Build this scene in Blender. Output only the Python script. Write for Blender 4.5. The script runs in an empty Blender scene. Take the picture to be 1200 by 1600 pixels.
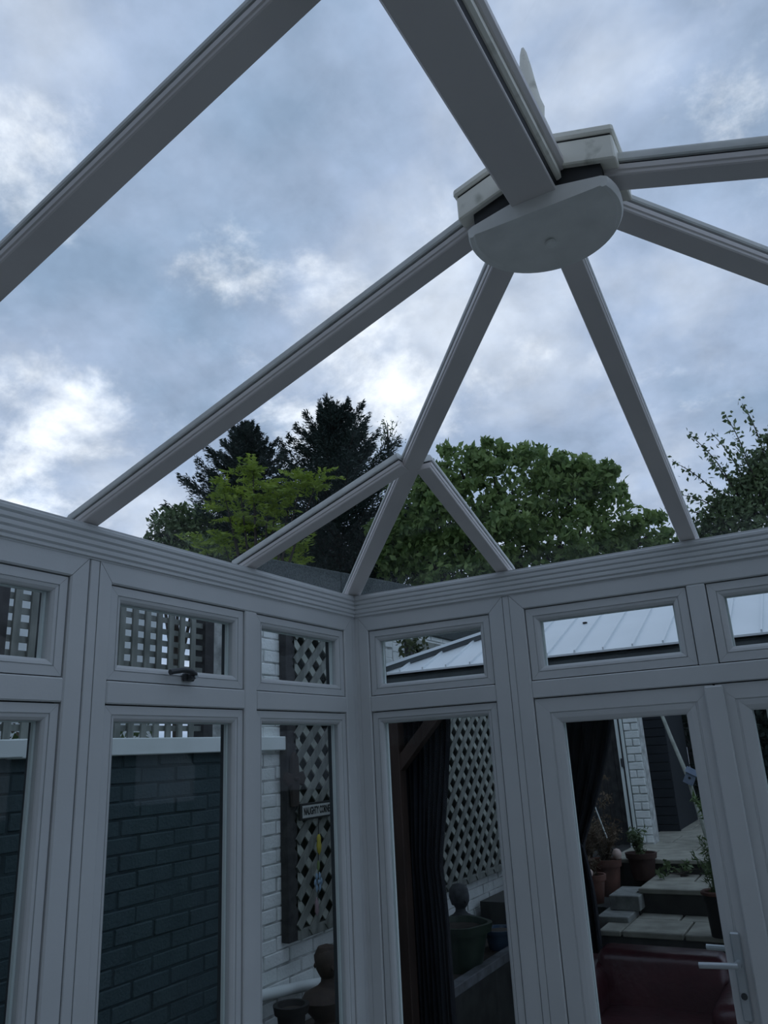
import bpy, bmesh, math, random
import numpy as np
from mathutils import Vector, Matrix

random.seed(7)
SC = bpy.context.scene
COL = SC.collection

# ------------------------------------------------------------------ camera
cam_d = bpy.data.cameras.new('camera'); cam = bpy.data.objects.new('camera', cam_d); COL.objects.link(cam)
R_ = Vector((0.86477, 0.49965, -0.05014)); U_ = Vector((0.19248, -0.23758, 0.95211)); F_ = Vector((-0.46381, 0.83301, 0.30163))
cam.matrix_world = Matrix(((R_.x, U_.x, -F_.x, 1.6702), (R_.y, U_.y, -F_.y, -2.6979), (R_.z, U_.z, -F_.z, 1.7634), (0, 0, 0, 1)))
cam_d.sensor_fit = 'AUTO'; cam_d.sensor_width = 36.0; cam_d.lens = 1200.56 / 1600 * 36
cam_d.clip_start = 0.05; cam_d.clip_end = 500
SC.camera = cam

# ------------------------------------------------------------------ colour management
vs = SC.view_settings
vs.view_transform = 'Standard'; vs.look = 'None'; vs.gamma = 1.0; vs.use_curve_mapping = False
vs.exposure = 0.32

# ------------------------------------------------------------------ sky: broken grey cloud
SKY_STRENGTH = 1.12
def make_world():
    w = bpy.data.worlds.new('cloudy_sky'); SC.world = w; w.use_nodes = True
    nt = w.node_tree; nt.nodes.clear(); N = nt.nodes; L = nt.links
    out = N.new('ShaderNodeOutputWorld'); bg = N.new('ShaderNodeBackground'); bg.inputs['Strength'].default_value = SKY_STRENGTH
    L.new(bg.outputs[0], out.inputs[0])
    tc = N.new('ShaderNodeTexCoord')
    # flatten the direction onto a cloud layer so that clouds shrink towards the horizon
    sep = N.new('ShaderNodeSeparateXYZ'); L.new(tc.outputs['Generated'], sep.inputs[0])
    def m(op, a, b=None, c=None):
        n = N.new('ShaderNodeMath'); n.operation = op
        for i, v in enumerate((a, b, c)):
            if v is None: continue
            if isinstance(v, (int, float)): n.inputs[i].default_value = v
            else: L.new(v, n.inputs[i])
        return n.outputs[0]
    zz = m('ADD', m('MAXIMUM', sep.outputs[2], 0.0), 0.45)
    comb = N.new('ShaderNodeCombineXYZ')
    L.new(m('DIVIDE', sep.outputs[0], zz), comb.inputs[0]); L.new(m('DIVIDE', sep.outputs[1], zz), comb.inputs[1])
    def noise(scale, detail, rough, off, dist=0.0):
        mp = N.new('ShaderNodeMapping'); mp.inputs['Location'].default_value = off
        L.new(comb.outputs[0], mp.inputs[0])
        n = N.new('ShaderNodeTexNoise'); n.inputs['Scale'].default_value = scale; n.inputs['Detail'].default_value = detail
        n.inputs['Roughness'].default_value = rough; n.inputs['Distortion'].default_value = dist
        L.new(mp.outputs[0], n.inputs[0]); return n.outputs[0]
    big = noise(2.6, 8, 0.55, (3.1, 1.7, 0), 0.2)
    fine = noise(5.5, 12, 0.62, (0.4, 5.2, 2.0), 0.15)
    ramp = N.new('ShaderNodeValToRGB'); L.new(big, ramp.inputs[0])
    e = ramp.color_ramp.elements
    e[0].position = 0.34; e[0].color = (0.205, 0.285, 0.405, 1)
    e[1].position = 0.70; e[1].color = (0.50, 0.555, 0.645, 1)
    k = e.new(0.5); k.color = (0.295, 0.370, 0.505, 1)
    # brighter breaks in the cloud, where the photograph's sky shows them
    spots = [((-0.745, 0.527, 0.409), .13, 1.0), ((-0.654, 0.396, 0.644), .09, .9), ((-0.657, 0.442, 0.611), .07, .8), ((-0.526, 0.674, 0.519), .12, .85),
             ((-0.426, 0.783, 0.454), .15, .95), ((-0.088, 0.732, 0.675), .09, .7), ((0.042, 0.781, 0.623), .09, .75), ((-0.777, 0.523, 0.351), .12, .8), ((-0.25, 0.849, 0.465), .10, .45)]
    acc = None
    for d, s, a in spots:
        vm = N.new('ShaderNodeVectorMath'); vm.operation = 'DISTANCE'; L.new(tc.outputs['Generated'], vm.inputs[0]); vm.inputs[1].default_value = d
        g = m('MULTIPLY', m('EXPONENT', m('MULTIPLY', m('POWER', m('DIVIDE', vm.outputs['Value'], s), 2.0), -1.0)), a)
        acc = g if acc is None else m('MAXIMUM', acc, g)
    lum = m('ADD', m('MULTIPLY', m('SUBTRACT', fine, 0.5), 3.4), m('MULTIPLY', acc, 0.80))
    sm = N.new('ShaderNodeMapRange'); sm.interpolation_type = 'SMOOTHSTEP'
    L.new(lum, sm.inputs[0]); sm.inputs[1].default_value = 0.34; sm.inputs[2].default_value = 1.40; sm.inputs[3].default_value = 0; sm.inputs[4].default_value = 1
    mix = N.new('ShaderNodeMixRGB'); L.new(sm.outputs[0], mix.inputs[0]); L.new(ramp.outputs[0], mix.inputs[1]); mix.inputs[2].default_value = (0.84, 0.88, 0.93, 1)
    # a little extra soft mottling
    mot = noise(9.0, 6, 0.6, (7, 2, 1), 0.1)
    hs = N.new('ShaderNodeMixRGB'); hs.blend_type = 'MULTIPLY'; hs.inputs[0].default_value = 1.0
    mr = N.new('ShaderNodeMapRange'); L.new(mot, mr.inputs[0]); mr.inputs[1].default_value = .25; mr.inputs[2].default_value = .75; mr.inputs[3].default_value = .81; mr.inputs[4].default_value = 1.19
    L.new(mix.outputs[0], hs.inputs[1]); L.new(mr.outputs[0], hs.inputs[2])
    L.new(hs.outputs[0], bg.inputs[0])
make_world()

# ------------------------------------------------------------------ materials
def mat(name, col, rough=0.6, col2=None, scale=8.0, bump=0.0, bscale=40.0, metal=0.0, spec=0.5, detail=4.0, contrast=(0.35, 0.65), trans=0.0, stretch=None):
    mt = bpy.data.materials.new(name); mt.use_nodes = True
    nt = mt.node_tree; N = nt.nodes; L = nt.links; b = N['Principled BSDF']
    b.inputs['Roughness'].default_value = rough; b.inputs['Metallic'].default_value = metal; b.inputs['Specular IOR Level'].default_value = spec
    b.inputs['Base Color'].default_value = (*col, 1)
    tc = N.new('ShaderNodeTexCoord'); geo = N.new('ShaderNodeNewGeometry')
    vec = geo.outputs['Position']
    if stretch:
        mp = N.new('ShaderNodeMapping'); mp.inputs['Scale'].default_value = stretch; L.new(vec, mp.inputs[0]); vec = mp.outputs[0]
    if col2 is not None:
        n = N.new('ShaderNodeTexNoise'); n.inputs['Scale'].default_value = scale; n.inputs['Detail'].default_value = detail; L.new(vec, n.inputs[0])
        r = N.new('ShaderNodeValToRGB'); L.new(n.outputs[0], r.inputs[0])
        r.color_ramp.elements[0].position = contrast[0]; r.color_ramp.elements[0].color = (*col, 1)
        r.color_ramp.elements[1].position = contrast[1]; r.color_ramp.elements[1].color = (*col2, 1)
        L.new(r.outputs[0], b.inputs['Base Color'])
        csrc = r.outputs[0]
    else: csrc = None
    if bump > 0:
        n2 = N.new('ShaderNodeTexNoise'); n2.inputs['Scale'].default_value = bscale; n2.inputs['Detail'].default_value = 5; L.new(vec, n2.inputs[0])
        bp = N.new('ShaderNodeBump'); bp.inputs['Strength'].default_value = bump; bp.inputs['Distance'].default_value = 0.01
        L.new(n2.outputs[0], bp.inputs['Height']); L.new(bp.outputs[0], b.inputs['Normal'])
    if trans > 0:
        t = N.new('ShaderNodeBsdfTranslucent'); mx = N.new('ShaderNodeMixShader'); mx.inputs[0].default_value = trans
        if csrc: L.new(csrc, t.inputs[0])
        else: t.inputs[0].default_value = (*col, 1)
        L.new(b.outputs[0], mx.inputs[1]); L.new(t.outputs[0], mx.inputs[2]); L.new(mx.outputs[0], N['Material Output'].inputs[0])
    return mt

def glass_mat(name, tint, gain=1.0):
    mt = bpy.data.materials.new(name); mt.use_nodes = True
    nt = mt.node_tree; N = nt.nodes; L = nt.links; N.clear()
    out = N.new('ShaderNodeOutputMaterial'); tr = N.new('ShaderNodeBsdfTransparent'); tr.inputs[0].default_value = (*tint, 1)
    gl = N.new('ShaderNodeBsdfGlossy'); gl.inputs['Roughness'].default_value = 0.0; gl.inputs[0].default_value = (1, 1, 1, 1)
    geo = N.new('ShaderNodeNewGeometry'); d = N.new('ShaderNodeVectorMath'); d.operation = 'DOT_PRODUCT'
    L.new(geo.outputs['Incoming'], d.inputs[0]); L.new(geo.outputs['Normal'], d.inputs[1])
    def m(op, a, b):
        n = N.new('ShaderNodeMath'); n.operation = op
        for i, v in enumerate((a, b)):
            if v is None: continue
            if isinstance(v, (int, float)): n.inputs[i].default_value = v
            else: L.new(v, n.inputs[i])
        return n.outputs[0]
    c = m('ABSOLUTE', d.outputs['Value'], None)
    fr = m('ADD', m('MULTIPLY', m('POWER', m('SUBTRACT', 1.0, c), 5.0), 0.9 * gain), 0.035 * gain)
    mx = N.new('ShaderNodeMixShader'); L.new(fr, mx.inputs[0]); L.new(tr.outputs[0], mx.inputs[1]); L.new(gl.outputs[0], mx.inputs[2])
    L.new(mx.outputs[0], out.inputs[0]); return mt

M = {}
M['frame'] = mat('grey_frame_paint', (0.585, 0.605, 0.61), 0.42, (0.545, 0.565, 0.57), 3.0, 0.03, 120)
M['frame_core'] = mat('dark_joint', (0.05, 0.06, 0.065), 0.8)
M['raf'] = mat('grey_rafter_plastic', (0.70, 0.665, 0.65), 0.45, (0.64, 0.61, 0.60), 4.0, 0.02, 90)
M['cap'] = mat('pale_grey_capping', (0.74, 0.75, 0.73), 0.4, (0.60, 0.62, 0.60), 14, 0.03, 80)
M['gasket'] = mat('black_rubber_gasket', (0.012, 0.013, 0.015), 0.6)
M['white'] = mat('white_plastic_dirty', (0.92, 0.90, 0.80), 0.45, (0.40, 0.40, 0.32), 26, 0.03, 60, contrast=(0.55, 0.80))
M['hub'] = mat('hub_grey_plastic', (0.84, 0.84, 0.81), 0.5, (0.74, 0.74, 0.71), 12, 0.03, 60)
M['glass'] = glass_mat('window_glass', (0.955, 0.97, 0.97), 0.22)
M['roofglass'] = glass_mat('roof_glass', (0.985, 0.99, 0.99), 0.25)
M['handle_dark'] = mat('dark_handle_metal', (0.05, 0.055, 0.06), 0.35, metal=0.3)
M['handle_pale'] = mat('pale_handle_metal', (0.42, 0.46, 0.48), 0.32, metal=0.4)
M['plaster'] = mat('house_plaster', (0.50, 0.48, 0.45), 0.9, (0.45, 0.43, 0.40), 2.0, 0.1, 30)
M['coping'] = mat('white_coping_board', (0.78, 0.85, 0.84), 0.5, (0.70, 0.77, 0.75), 4)
M['floor'] = mat('floor_tile', (0.58, 0.55, 0.51), 0.5, (0.50, 0.47, 0.43), 3.0)

# ------------------------------------------------------------------ mesh helpers
def link(o, parent=None):
    COL.objects.link(o)
    if parent is not None: o.parent = parent
    return o
class MB:
    def __init__(s): s.v = []; s.f = []
    def add(s, vs_, fs_):
        n = len(s.v); s.v += [tuple(v) for v in vs_]; s.f += [tuple(i + n for i in f) for f in fs_]; return s
    def box(s, x0, x1, y0, y1, z0, z1):
        return s.add([(x0,y0,z0),(x1,y0,z0),(x1,y1,z0),(x0,y1,z0),(x0,y0,z1),(x1,y0,z1),(x1,y1,z1),(x0,y1,z1)],
                     [(0,3,2,1),(4,5,6,7),(0,1,5,4),(1,2,6,5),(2,3,7,6),(3,0,4,7)])
    def sweep(s, prof, p0, p1, side, up, sh0=0.0, sh1=0.0):
        p0 = Vector(p0); p1 = Vector(p1); d = (p1 - p0).normalized(); side = Vector(side); up = Vector(up); n = len(prof)
        vs_ = [p0 + side * a + up * b + d * (sh0 * a) for a, b in prof] + [p1 + side * a + up * b + d * (sh1 * a) for a, b in prof]
        fs_ = [(i, (i + 1) % n, n + (i + 1) % n, n + i) for i in range(n)] + [tuple(range(n - 1, -1, -1)), tuple(range(n, 2 * n))]
        return s.add(vs_, fs_)
    def beam(s, p0, p1, w, h, up=(0, 0, 1)):
        d = (Vector(p1) - Vector(p0)).normalized(); side = d.cross(Vector(up))
        if side.length < 1e-4: side = d.cross(Vector((0, 1, 0)))
        side.normalize(); u = side.cross(d).normalized()
        return s.sweep([(-w/2, -h/2), (w/2, -h/2), (w/2, h/2), (-w/2, h/2)], p0, p1, side, u)
    def tube(s, pts, r, seg=8, r1=None):
        pts = [Vector(p) for p in pts]; n = len(pts); rings = []
        prev = None
        for i, p in enumerate(pts):
            t = (pts[min(i + 1, n - 1)] - pts[max(i - 1, 0)]).normalized()
            a = t.cross(Vector((0, 0, 1)))
            if a.length < 1e-3: a = t.cross(Vector((1, 0, 0)))
            a.normalize()
            if prev is not None and a.dot(prev) < 0: a = -a
            prev = a; b = t.cross(a).normalized()
            rr = r if r1 is None else r + (r1 - r) * i / max(1, n - 1)
            rings.append([p + a * (rr * math.cos(2 * math.pi * k / seg)) + b * (rr * math.sin(2 * math.pi * k / seg)) for k in range(seg)])
        vs_ = [v for rg in rings for v in rg]
        fs_ = [(i*seg+k, i*seg+(k+1)%seg, (i+1)*seg+(k+1)%seg, (i+1)*seg+k) for i in range(n-1) for k in range(seg)]
        fs_ += [tuple(range(seg-1, -1, -1)), tuple((n-1)*seg + k for k in range(seg))]
        return s.add(vs_, fs_)
    def lathe(s, prof, c=(0, 0, 0), seg=24, sx=1.0, sy=1.0, wob=None):
        n = len(prof); vs_ = []
        for r, z in prof:
            for k in range(seg):
                a = 2 * math.pi * k / seg; q = r * (wob(a, z) if wob else 1.0)
                vs_.append((c[0] + q * sx * math.cos(a), c[1] + q * sy * math.sin(a), c[2] + z))
        fs_ = [(i*seg+k, i*seg+(k+1)%seg, (i+1)*seg+(k+1)%seg, (i+1)*seg+k) for i in range(n-1) for k in range(seg)]
        fs_ += [tuple(range(seg-1, -1, -1)), tuple((n-1)*seg + k for k in range(seg))]
        return s.add(vs_, fs_)
    def build(s, name, m, parent=None, smooth=False, bevel=0.0, segs=1, angle=0.6):
        me = bpy.data.meshes.new(name); bm = bmesh.new()
        vv = [bm.verts.new(v) for v in s.v]
        for f in s.f:
            try: bm.faces.new([vv[i] for i in f])
            except ValueError: pass
        bmesh.ops.recalc_face_normals(bm, faces=bm.faces[:])
        if bevel > 0:
            es = [e for e in bm.edges if len(e.link_faces) == 2 and e.calc_face_angle(0) > angle]
            bmesh.ops.bevel(bm, geom=es, offset=bevel, segments=segs, affect='EDGES', profile=0.5, clamp_overlap=True)
        bm.to_mesh(me); bm.free()
        if smooth:
            for p in me.polygons: p.use_smooth = True
            try: me.set_sharp_from_angle(angle=0.7)
            except Exception: pass
        me.materials.append(M[m] if isinstance(m, str) else m)
        return link(bpy.data.objects.new(name, me), parent)
def box(name, x0, x1, y0, y1, z0, z1, m, parent=None, bevel=0.0): return MB().box(x0, x1, y0, y1, z0, z1).build(name, m, parent, bevel=bevel)
def empty(name, loc=(0, 0, 0)):
    o = bpy.data.objects.new(name, None); o.empty_display_size = 0.1; o.location = loc; return link(o)
def tag(o, label=None, cat=None, group=None, kind=None):
    if label: o['label'] = label
    if cat: o['category'] = cat
    if group: o['group'] = group
    if kind: o['kind'] = kind
    return o
def root(name, loc, label, cat, group=None):
    return tag(empty(name, loc), label, cat, group)
def put(o, parent):
    """parent o under an Empty that stands at its own place, keeping o's mesh where it was built in world space"""
    o.parent = parent; o.matrix_parent_inverse = Matrix.Translation(-Vector(parent.location)) @ Matrix.Identity(4); return o
def adopt(parent, objs):
    for o in objs: put(o, parent)

# ================================================================== ROOM SHELL
W_ = 2.67; YB = -4.1
fl = box('floor', -0.07, W_ + 0.07, YB, 0.07, -0.12, 0.0, 'floor'); tag(fl, 'tiled floor of the conservatory', kind='structure')
wr = MB().box(-6, 9, YB - 0.3, YB, -0.1, 5.2).build('wall_rear', 'plaster'); tag(wr, 'house wall behind the conservatory', kind='structure')

# wall bases: origin, along, room normal
WL = (Vector((0, 0, 0)), Vector((0, -1, 0)), Vector((1, 0, 0)))
WB = (Vector((0, 0, 0)), Vector((1, 0, 0)), Vector((0, -1, 0)))
WR = (Vector((W_, 0, 0)), Vector((0, -1, 0)), Vector((-1, 0, 0)))
Zv = Vector((0, 0, 1))
def bpt(B, u, z, n=0.0): return B[0] + B[1] * u + B[2] * n + Zv * z
def ring(B, u0, u1, z0, z1, prof, widths, m, parent, name, G=.0009):
    """four mitred members round a rectangle; prof(w) gives (in-plane, normal) outline for a member of width w"""
    wl, wr_, wb, wt = widths
    out = []
    for (pa, pb, sd, w, s0, s1) in ((bpt(B, u0, z0), bpt(B, u1, z0), Zv, wb, wl / wb, -wr_ / wb), (bpt(B, u0, z1), bpt(B, u1, z1), -Zv, wt, wl / wt, -wr_ / wt),
                            (bpt(B, u0, z0), bpt(B, u0, z1), B[1], wl, wb / wl, -wt / wl), (bpt(B, u1, z0), bpt(B, u1, z1), -B[1], wr_, wb / wr_, -wt / wr_)):
        d = (pb - pa).normalized()
        out.append(MB().sweep(prof(w), pa + d * G, pb - d * G, sd, B[2], s0, s1).build(name, m, parent))
    return out
def wbox(B, u0, u1, z0, z1, n0, n1):
    mb = MB(); ps = [bpt(B, u, z, n) for z in (z0, z1) for (u, n) in ((u0, n0), (u1, n0), (u1, n1), (u0, n1))]
    return mb.add(ps, [(0,3,2,1),(4,5,6,7),(0,1,5,4),(1,2,6,5),(2,3,7,6),(3,0,4,7)])
def core(B, u0, u1, z0, z1, wl, wr_, wb, wt, n0, n1):
    mb = MB()
    for a in ((u0, u0 + wl, z0, z1), (u1 - wr_, u1, z0, z1), (u0 + wl, u1 - wr_, z0, z0 + wb), (u0 + wl, u1 - wr_, z1 - wt, z1)):
        q = wbox(B, a[0], a[1], a[2], a[3], n0, n1); mb.add(q.v, q.f)
    return mb
P_outer = lambda w: [(0, 0), (w - .004, 0), (w, -.004), (w, -.03), (0, -.03)]
def P_sash(w):
    return [(0, -.008), (w * .54, -.008), (w * .555, -.0115), (w * .60, -.0115), (w * .615, -.0085), (w * .78, -.0105), (w * .92, -.0155), (w * .97, -.019), (w * .97, -.045), (0, -.045)]
def sash(B, u0, u1, z0, z1, parent, w=0.062, door=False, wside=None):
    ws = (wside or (w, w)) + ((w, w))
    g = .0035
    rails = ring(B, u0 + g, u1 - g, z0 + g, z1 - g, P_sash, (ws[0], ws[1], w, w), 'frame', None, 'sash_rail', .0003)
    s = core(B, u0 + .001, u1 - .001, z0 + .001, z1 - .001, ws[0] * .9, ws[1] * .9, w * .9, w * .9, -.068, -.0455).build('sash', 'frame_core', parent)
    for r in rails: r.parent = s
    gk = core(B, u0 + ws[0] * .93, u1 - ws[1] * .93, z0 + w * .93, z1 - w * .93, .0045, .0045, .004, .0045, -.026, -.0185).build('gasket', 'gasket', s)
    core(B, u0 + ws[0] * .9, u1 - ws[1] * .9, z0 + w * .9, z1 - w * .9, .0125, .0125, .009, .009, -.045, -.0345).build('spacer_bar', 'coping', s)
    wbox(B, u0 + ws[0] * .9, u1 - ws[1] * .9, z0 + w * .9, z1 - w * .9, -.030, -.0262).build('glass_pane', 'glass', s)
    return s
def member(B, u0, u1, z0, z1, parent, name, m='frame', n1=0.0, bev=.0035):
    return wbox(B, u0, u1, z0, z1, -.03, n1).build(name, m, parent, bevel=bev)
def win_handle(B, u, z, parent):
    c = bpt(B, u, z, -.008); n = B[2]; a = B[1]
    h = wbox(B, u - .022, u + .022, z - .012, z + .012, -.008, .008).build('handle', 'handle_dark', parent, bevel=.004)
    MB().tube([c + n * .012, c + n * .032 + Zv * .004], .012, 12).build('spindle', 'handle_dark', parent, smooth=True)
    MB().tube([c + n * .03 - a * .005 + Zv * .006, c + n * .036 + a * .02 + Zv * .014, c + n * .036 + a * .05 + Zv * .015, c + n * .034 + a * .088 + Zv * .009, c + n * .033 + a * .1 + Zv * .006], .0085, 10).build('lever', 'handle_dark', parent, smooth=True)
    MB().tube([c + n * .03 - a * .004, c + n * .0375 - a * .004], .007, 10).build('lock_barrel', 'handle_pale', parent, smooth=True)
ZT = 2.308; ZB = 0.05
S1, S2, S3 = 2.252, 1.990, 1.930
def window(name, B, u0, u1, lights, label, fl=(.045, .045), handle_at=None):
    """outer frame u0..u1, each light (a,b) has a top light over a tall fixed light"""
    w = empty(name, bpt(B, (u0 + u1) / 2, 0)); tag(w, label, kind='structure')
    parts = []
    wl = lights[0][0] - u0; wr_ = u1 - lights[-1][1]
    parts += ring(B, u0, u1, ZB, ZT, P_outer, (wl, wr_, .07, ZT - S1), 'frame', None, 'frame_member')
    parts.append(core(B, u0, u1, ZB, ZT, wl, wr_, .07, ZT - S1, -.07, -.0305).build('frame_core', 'frame_core'))
    for i in range(len(lights) - 1):
        parts.append(member(B, lights[i][1], lights[i + 1][0], ZB + .07, S1, None, 'mullion'))
        parts.append(wbox(B, lights[i][1], lights[i + 1][0], ZB + .07, S1, -.07, -.0305).build('mullion_core', 'frame_core'))
    for i, (a, b) in enumerate(lights):
        parts.append(member(B, a, b, S3, S2, None, 'transom'))
        parts.append(wbox(B, a, b, S3, S2, -.07, -.0305).build('transom_core', 'frame_core'))
        s = sash(B, a, b, S2, S1, None, .043); parts.append(s)
        if handle_at == i: win_handle(B, (a + b) / 2 - .02, S2 + .026, s)
        parts.append(sash(B, a, b, ZB + .07, S3, None, .042))
    adopt(w, parts)
    return w
# left wall: unit nearest the corner (two lights), then the next unit towards the house
window('window_1', WL, .022, 1.302, [(.078, .631), (.693, 1.257)], 'grey double window beside the corner, small handle on one top light', handle_at=1)
window('window_2', WL, 1.339, 2.62, [(1.393, 1.977), (2.04, 2.575)], 'grey window at the left edge of the view')
window('window_3', WL, 2.66, 3.98, [(2.705, 3.29), (3.35, 3.93)], 'grey window beyond the left edge')
window('window_4', WB, .018, .652, [(.062, .594)], 'narrow grey window between the corner and the glazed doors')
window('window_5', WB, 2.018, 2.652, [(2.076, 2.608)], 'narrow grey window right of the glazed doors')
for i, (a, b) in enumerate(((.022, 1.302), (1.339, 2.62), (2.66, 3.98))):
    window('window_%d' % (6 + i), WR, a, b, [(a + .056, (a + b) / 2 - .03), ((a + b) / 2 + .03, b - .045)], 'grey window of the right-hand wall')
# coupling strips and corner posts
n_trim = [0]
def trim(mb, m, label, bevel=0.0):
    n_trim[0] += 1
    o = mb.build('trim_%d' % n_trim[0], m, bevel=bevel); return tag(o, label, kind='structure')
for B, a, b in ((WL, 1.3035, 1.3335), (WL, 2.6215, 2.6585), (WB, .6535, .678), (WB, 1.992, 2.0165), (WR, 1.3035, 1.3335), (WR, 2.6215, 2.6585)):
    trim(wbox(B, a, b, ZB, ZT, -.06, 0), 'frame', 'grey coupling strip between two window frames', .002)
    trim(wbox(B, a - .002, b + .006, ZB, ZT, -.068, -.0605), 'frame_core', 'dark joint behind a coupling strip')
mb = MB().box(-.07, 0, -.021, .07, ZB, ZT).box(0, .017, 0, .07, ZB, ZT)
trim(mb, 'frame', 'grey corner post between the left and back windows')
mb = MB().box(W_, W_ + .07, -.021, .07, ZB, ZT).box(W_ - .017, W_, 0, .07, ZB, ZT)
trim(mb, 'frame', 'grey corner post at the right end of the back windows')
for B, L_ in ((WL, 4.1), (WB, W_), (WR, 4.1)):
    trim(wbox(B, -.07 if B is WB else 0, L_ + (.07 if B is WB else 0), 0, ZB, -.09, .01), 'frame', 'grey sill under the windows')
# ribbed eaves beams
def eaves(B, u0, u1, label):
    pr = [(-.09, 2.308), (.0015, 2.308), (.0015, 2.311), (.007, 2.314), (.007, 2.320)]
    z = 2.320
    for i in range(4):
        pr += [(.0045, z + .0025), (.0045, z + .0035), (.0095, z + .0085), (.0095, z + .0175)]; z += .0185
    pr += [(.006, z + .002), (.006, 2.402), (-.09, 2.402)]
    prof = [(a, b) for a, b in pr]
    mb = MB().sweep([(a, b) for a, b in prof], bpt(B, u0, 0), bpt(B, u1, 0), B[2], Zv)
    return trim(mb, 'frame', label)
eaves(WL, -.09, 4.1, 'ribbed grey eaves beam over the left windows')
eaves(WB, -.0, W_, 'ribbed grey eaves beam over the back windows and doors')
eaves(WR, -.09, 4.1, 'ribbed grey eaves beam over the right windows')

# ------------------------------------------------------------------ glazed double doors with top lights
def french_doors():
    B = WB; w = empty('door_1', (1.335, 0, 0)); tag(w, 'grey glazed double doors with top lights and pale lever handles', kind='structure')
    P = []
    u0, u1 = .68, 1.99
    P += ring(B, u0, u1, ZB - .03, ZT, P_outer, (.053, .053, .03, ZT - S1), 'frame', None, 'frame_member')
    P.append(core(B, u0, u1, ZB - .03, ZT, .053, .053, .03, ZT - S1, -.07, -.0305).build('frame_core', 'frame_core'))
    P.append(member(B, .733, 1.937, S3, S2, None, 'transom')); P.append(wbox(B, .733, 1.937, S3, S2, -.07, -.0305).build('transom_core', 'frame_core'))
    P.append(member(B, 1.303, 1.362, S2, S1, None, 'mullion')); P.append(wbox(B, 1.303, 1.362, S2, S1, -.07, -.0305).build('mullion_core', 'frame_core'))
    P.append(sash(B, .733, 1.303, S2, S1, None, .048)); P.append(sash(B, 1.362, 1.937, S2, S1, None, .048))
    for (a, b, wd, hd) in ((.733, 1.335, (.092, .097), -1), (1.335, 1.937, (.097, .092), 1)):
        s = sash(B, a, b, .05, S3, None, .088, wside=wd); s.name = 'door_leaf'; P.append(s)
        uc = 1.273 if hd < 0 else 1.397
        pl_ = wbox(B, uc - .014, uc + .014, .985, 1.215, -.008, .004).build('handle_plate', 'handle_pale', s, bevel=.004)
        c = bpt(B, uc, 1.135, -.002)
        MB().tube([c, c + B[2] * .04], .010, 10).build('handle_spindle', 'handle_pale', s, smooth=True)
        MB().tube([c + B[2] * .04, c + B[2] * .045 + B[1] * (.02 * hd), c + B[2] * .045 + B[1] * (.105 * hd) - Zv * .004], .0085, 10).build('lever', 'handle_pale', s, smooth=True)
        MB().tube([bpt(B, uc, 1.05, -.002), bpt(B, uc, 1.05, .008)], .009, 10).build('lock_barrel', 'handle_dark', s, smooth=True)
        o = bpt(B, uc, 1.145, -.07)
        MB().tube([o, o - B[2] * .045, o - B[2] * .05 + B[1] * (.105 * hd)], .0085, 8).build('outer_lever', 'handle_pale', s, smooth=True)
    P.append(wbox(B, 1.307, 1.363, .05, S3 - .008, -.0115, .014).build('meeting_strip', 'frame', bevel=.004))
    adopt(w, P)
french_doors()

# ================================================================== ROOF FRAME
PITCH = .357; Z0 = 2.404; HX, HY = 1.335, -1.345
roof = root('roof_frame', (HX, HY, 2.40), 'grey conservatory roof frame of sloping rafters meeting at a half-round hub', 'roof frame')
def rafter(p0, p1, side, wide=1.0):
    p0 = Vector(p0); p1 = Vector(p1); d = (p1 - p0).normalized(); side = Vector(side).normalized(); up = side.cross(d).normalized()
    if up.z < 0: up = -up
    k = wide
    h = [(.0245, 0), (.0265, .003), (.0265, .009), (.0290, .0115), (.0290, .022)]
    body = [(-a * k, b) for a, b in reversed(h)] + [(a * k, b) for a, b in h]
    r = MB().sweep(body, p0, p1, side, up).build('rafter', 'raf'); put(r, roof)
    g = MB().sweep([(-.022 * k, .0221), (.022 * k, .0221), (.022 * k, .0295), (-.022 * k, .0295)], p0, p1, side, up).build('glazing_gasket', 'gasket'); g.parent = r
    c = [(.0285, .0296), (.0305, .033), (.0305, .039), (.0265, .0405), (.0265, .047), (.0225, .0485), (.0215, .054), (.010, .0575)]
    cp = [(-a * k, b) for a, b in reversed(c)] + [(a * k, b) for a, b in c]
    q = MB().sweep(cp, p0, p1, side, up).build('rafter_cap', 'cap'); q.parent = r
    return r
zr = lambda t: Z0 + PITCH * t
E0 = -.05
YS = [-1.345, -2.0, -2.66, -3.32, -4.05]
for y in YS:
    end = HX - .045 if y < -1.4 else HX - .10
    rafter((E0, y, zr(E0)), (end, y, zr(end)), (0, 1, 0))
    rafter((W_ - E0, y, zr(E0)), (W_ - end, y, zr(end)), (0, 1, 0))
rafter((HX, -E0, zr(E0)), (HX, HY + .10, zr(-HY - .10)), (1, 0, 0))
hip = HX - .07
for sx in (1, -1):
    a = (HX + sx * (E0 - HX), -E0, zr(E0)); b = (HX + sx * (hip - HX), -hip - .01, zr(hip))
    rafter(a, b, (1, sx, 0), 1.12)
    jx = HX + sx * (.665 - HX)
    rafter((jx, -E0, zr(E0)), (jx, -.625, zr(.625)), (1, 0, 0))
    xa, xb = HX + sx * (E0 - HX), HX + sx * (.625 - HX)
    rafter((xa, -.665, zr(E0)), (xb, -.665, zr(.625)), (0, 1, 0))
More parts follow.
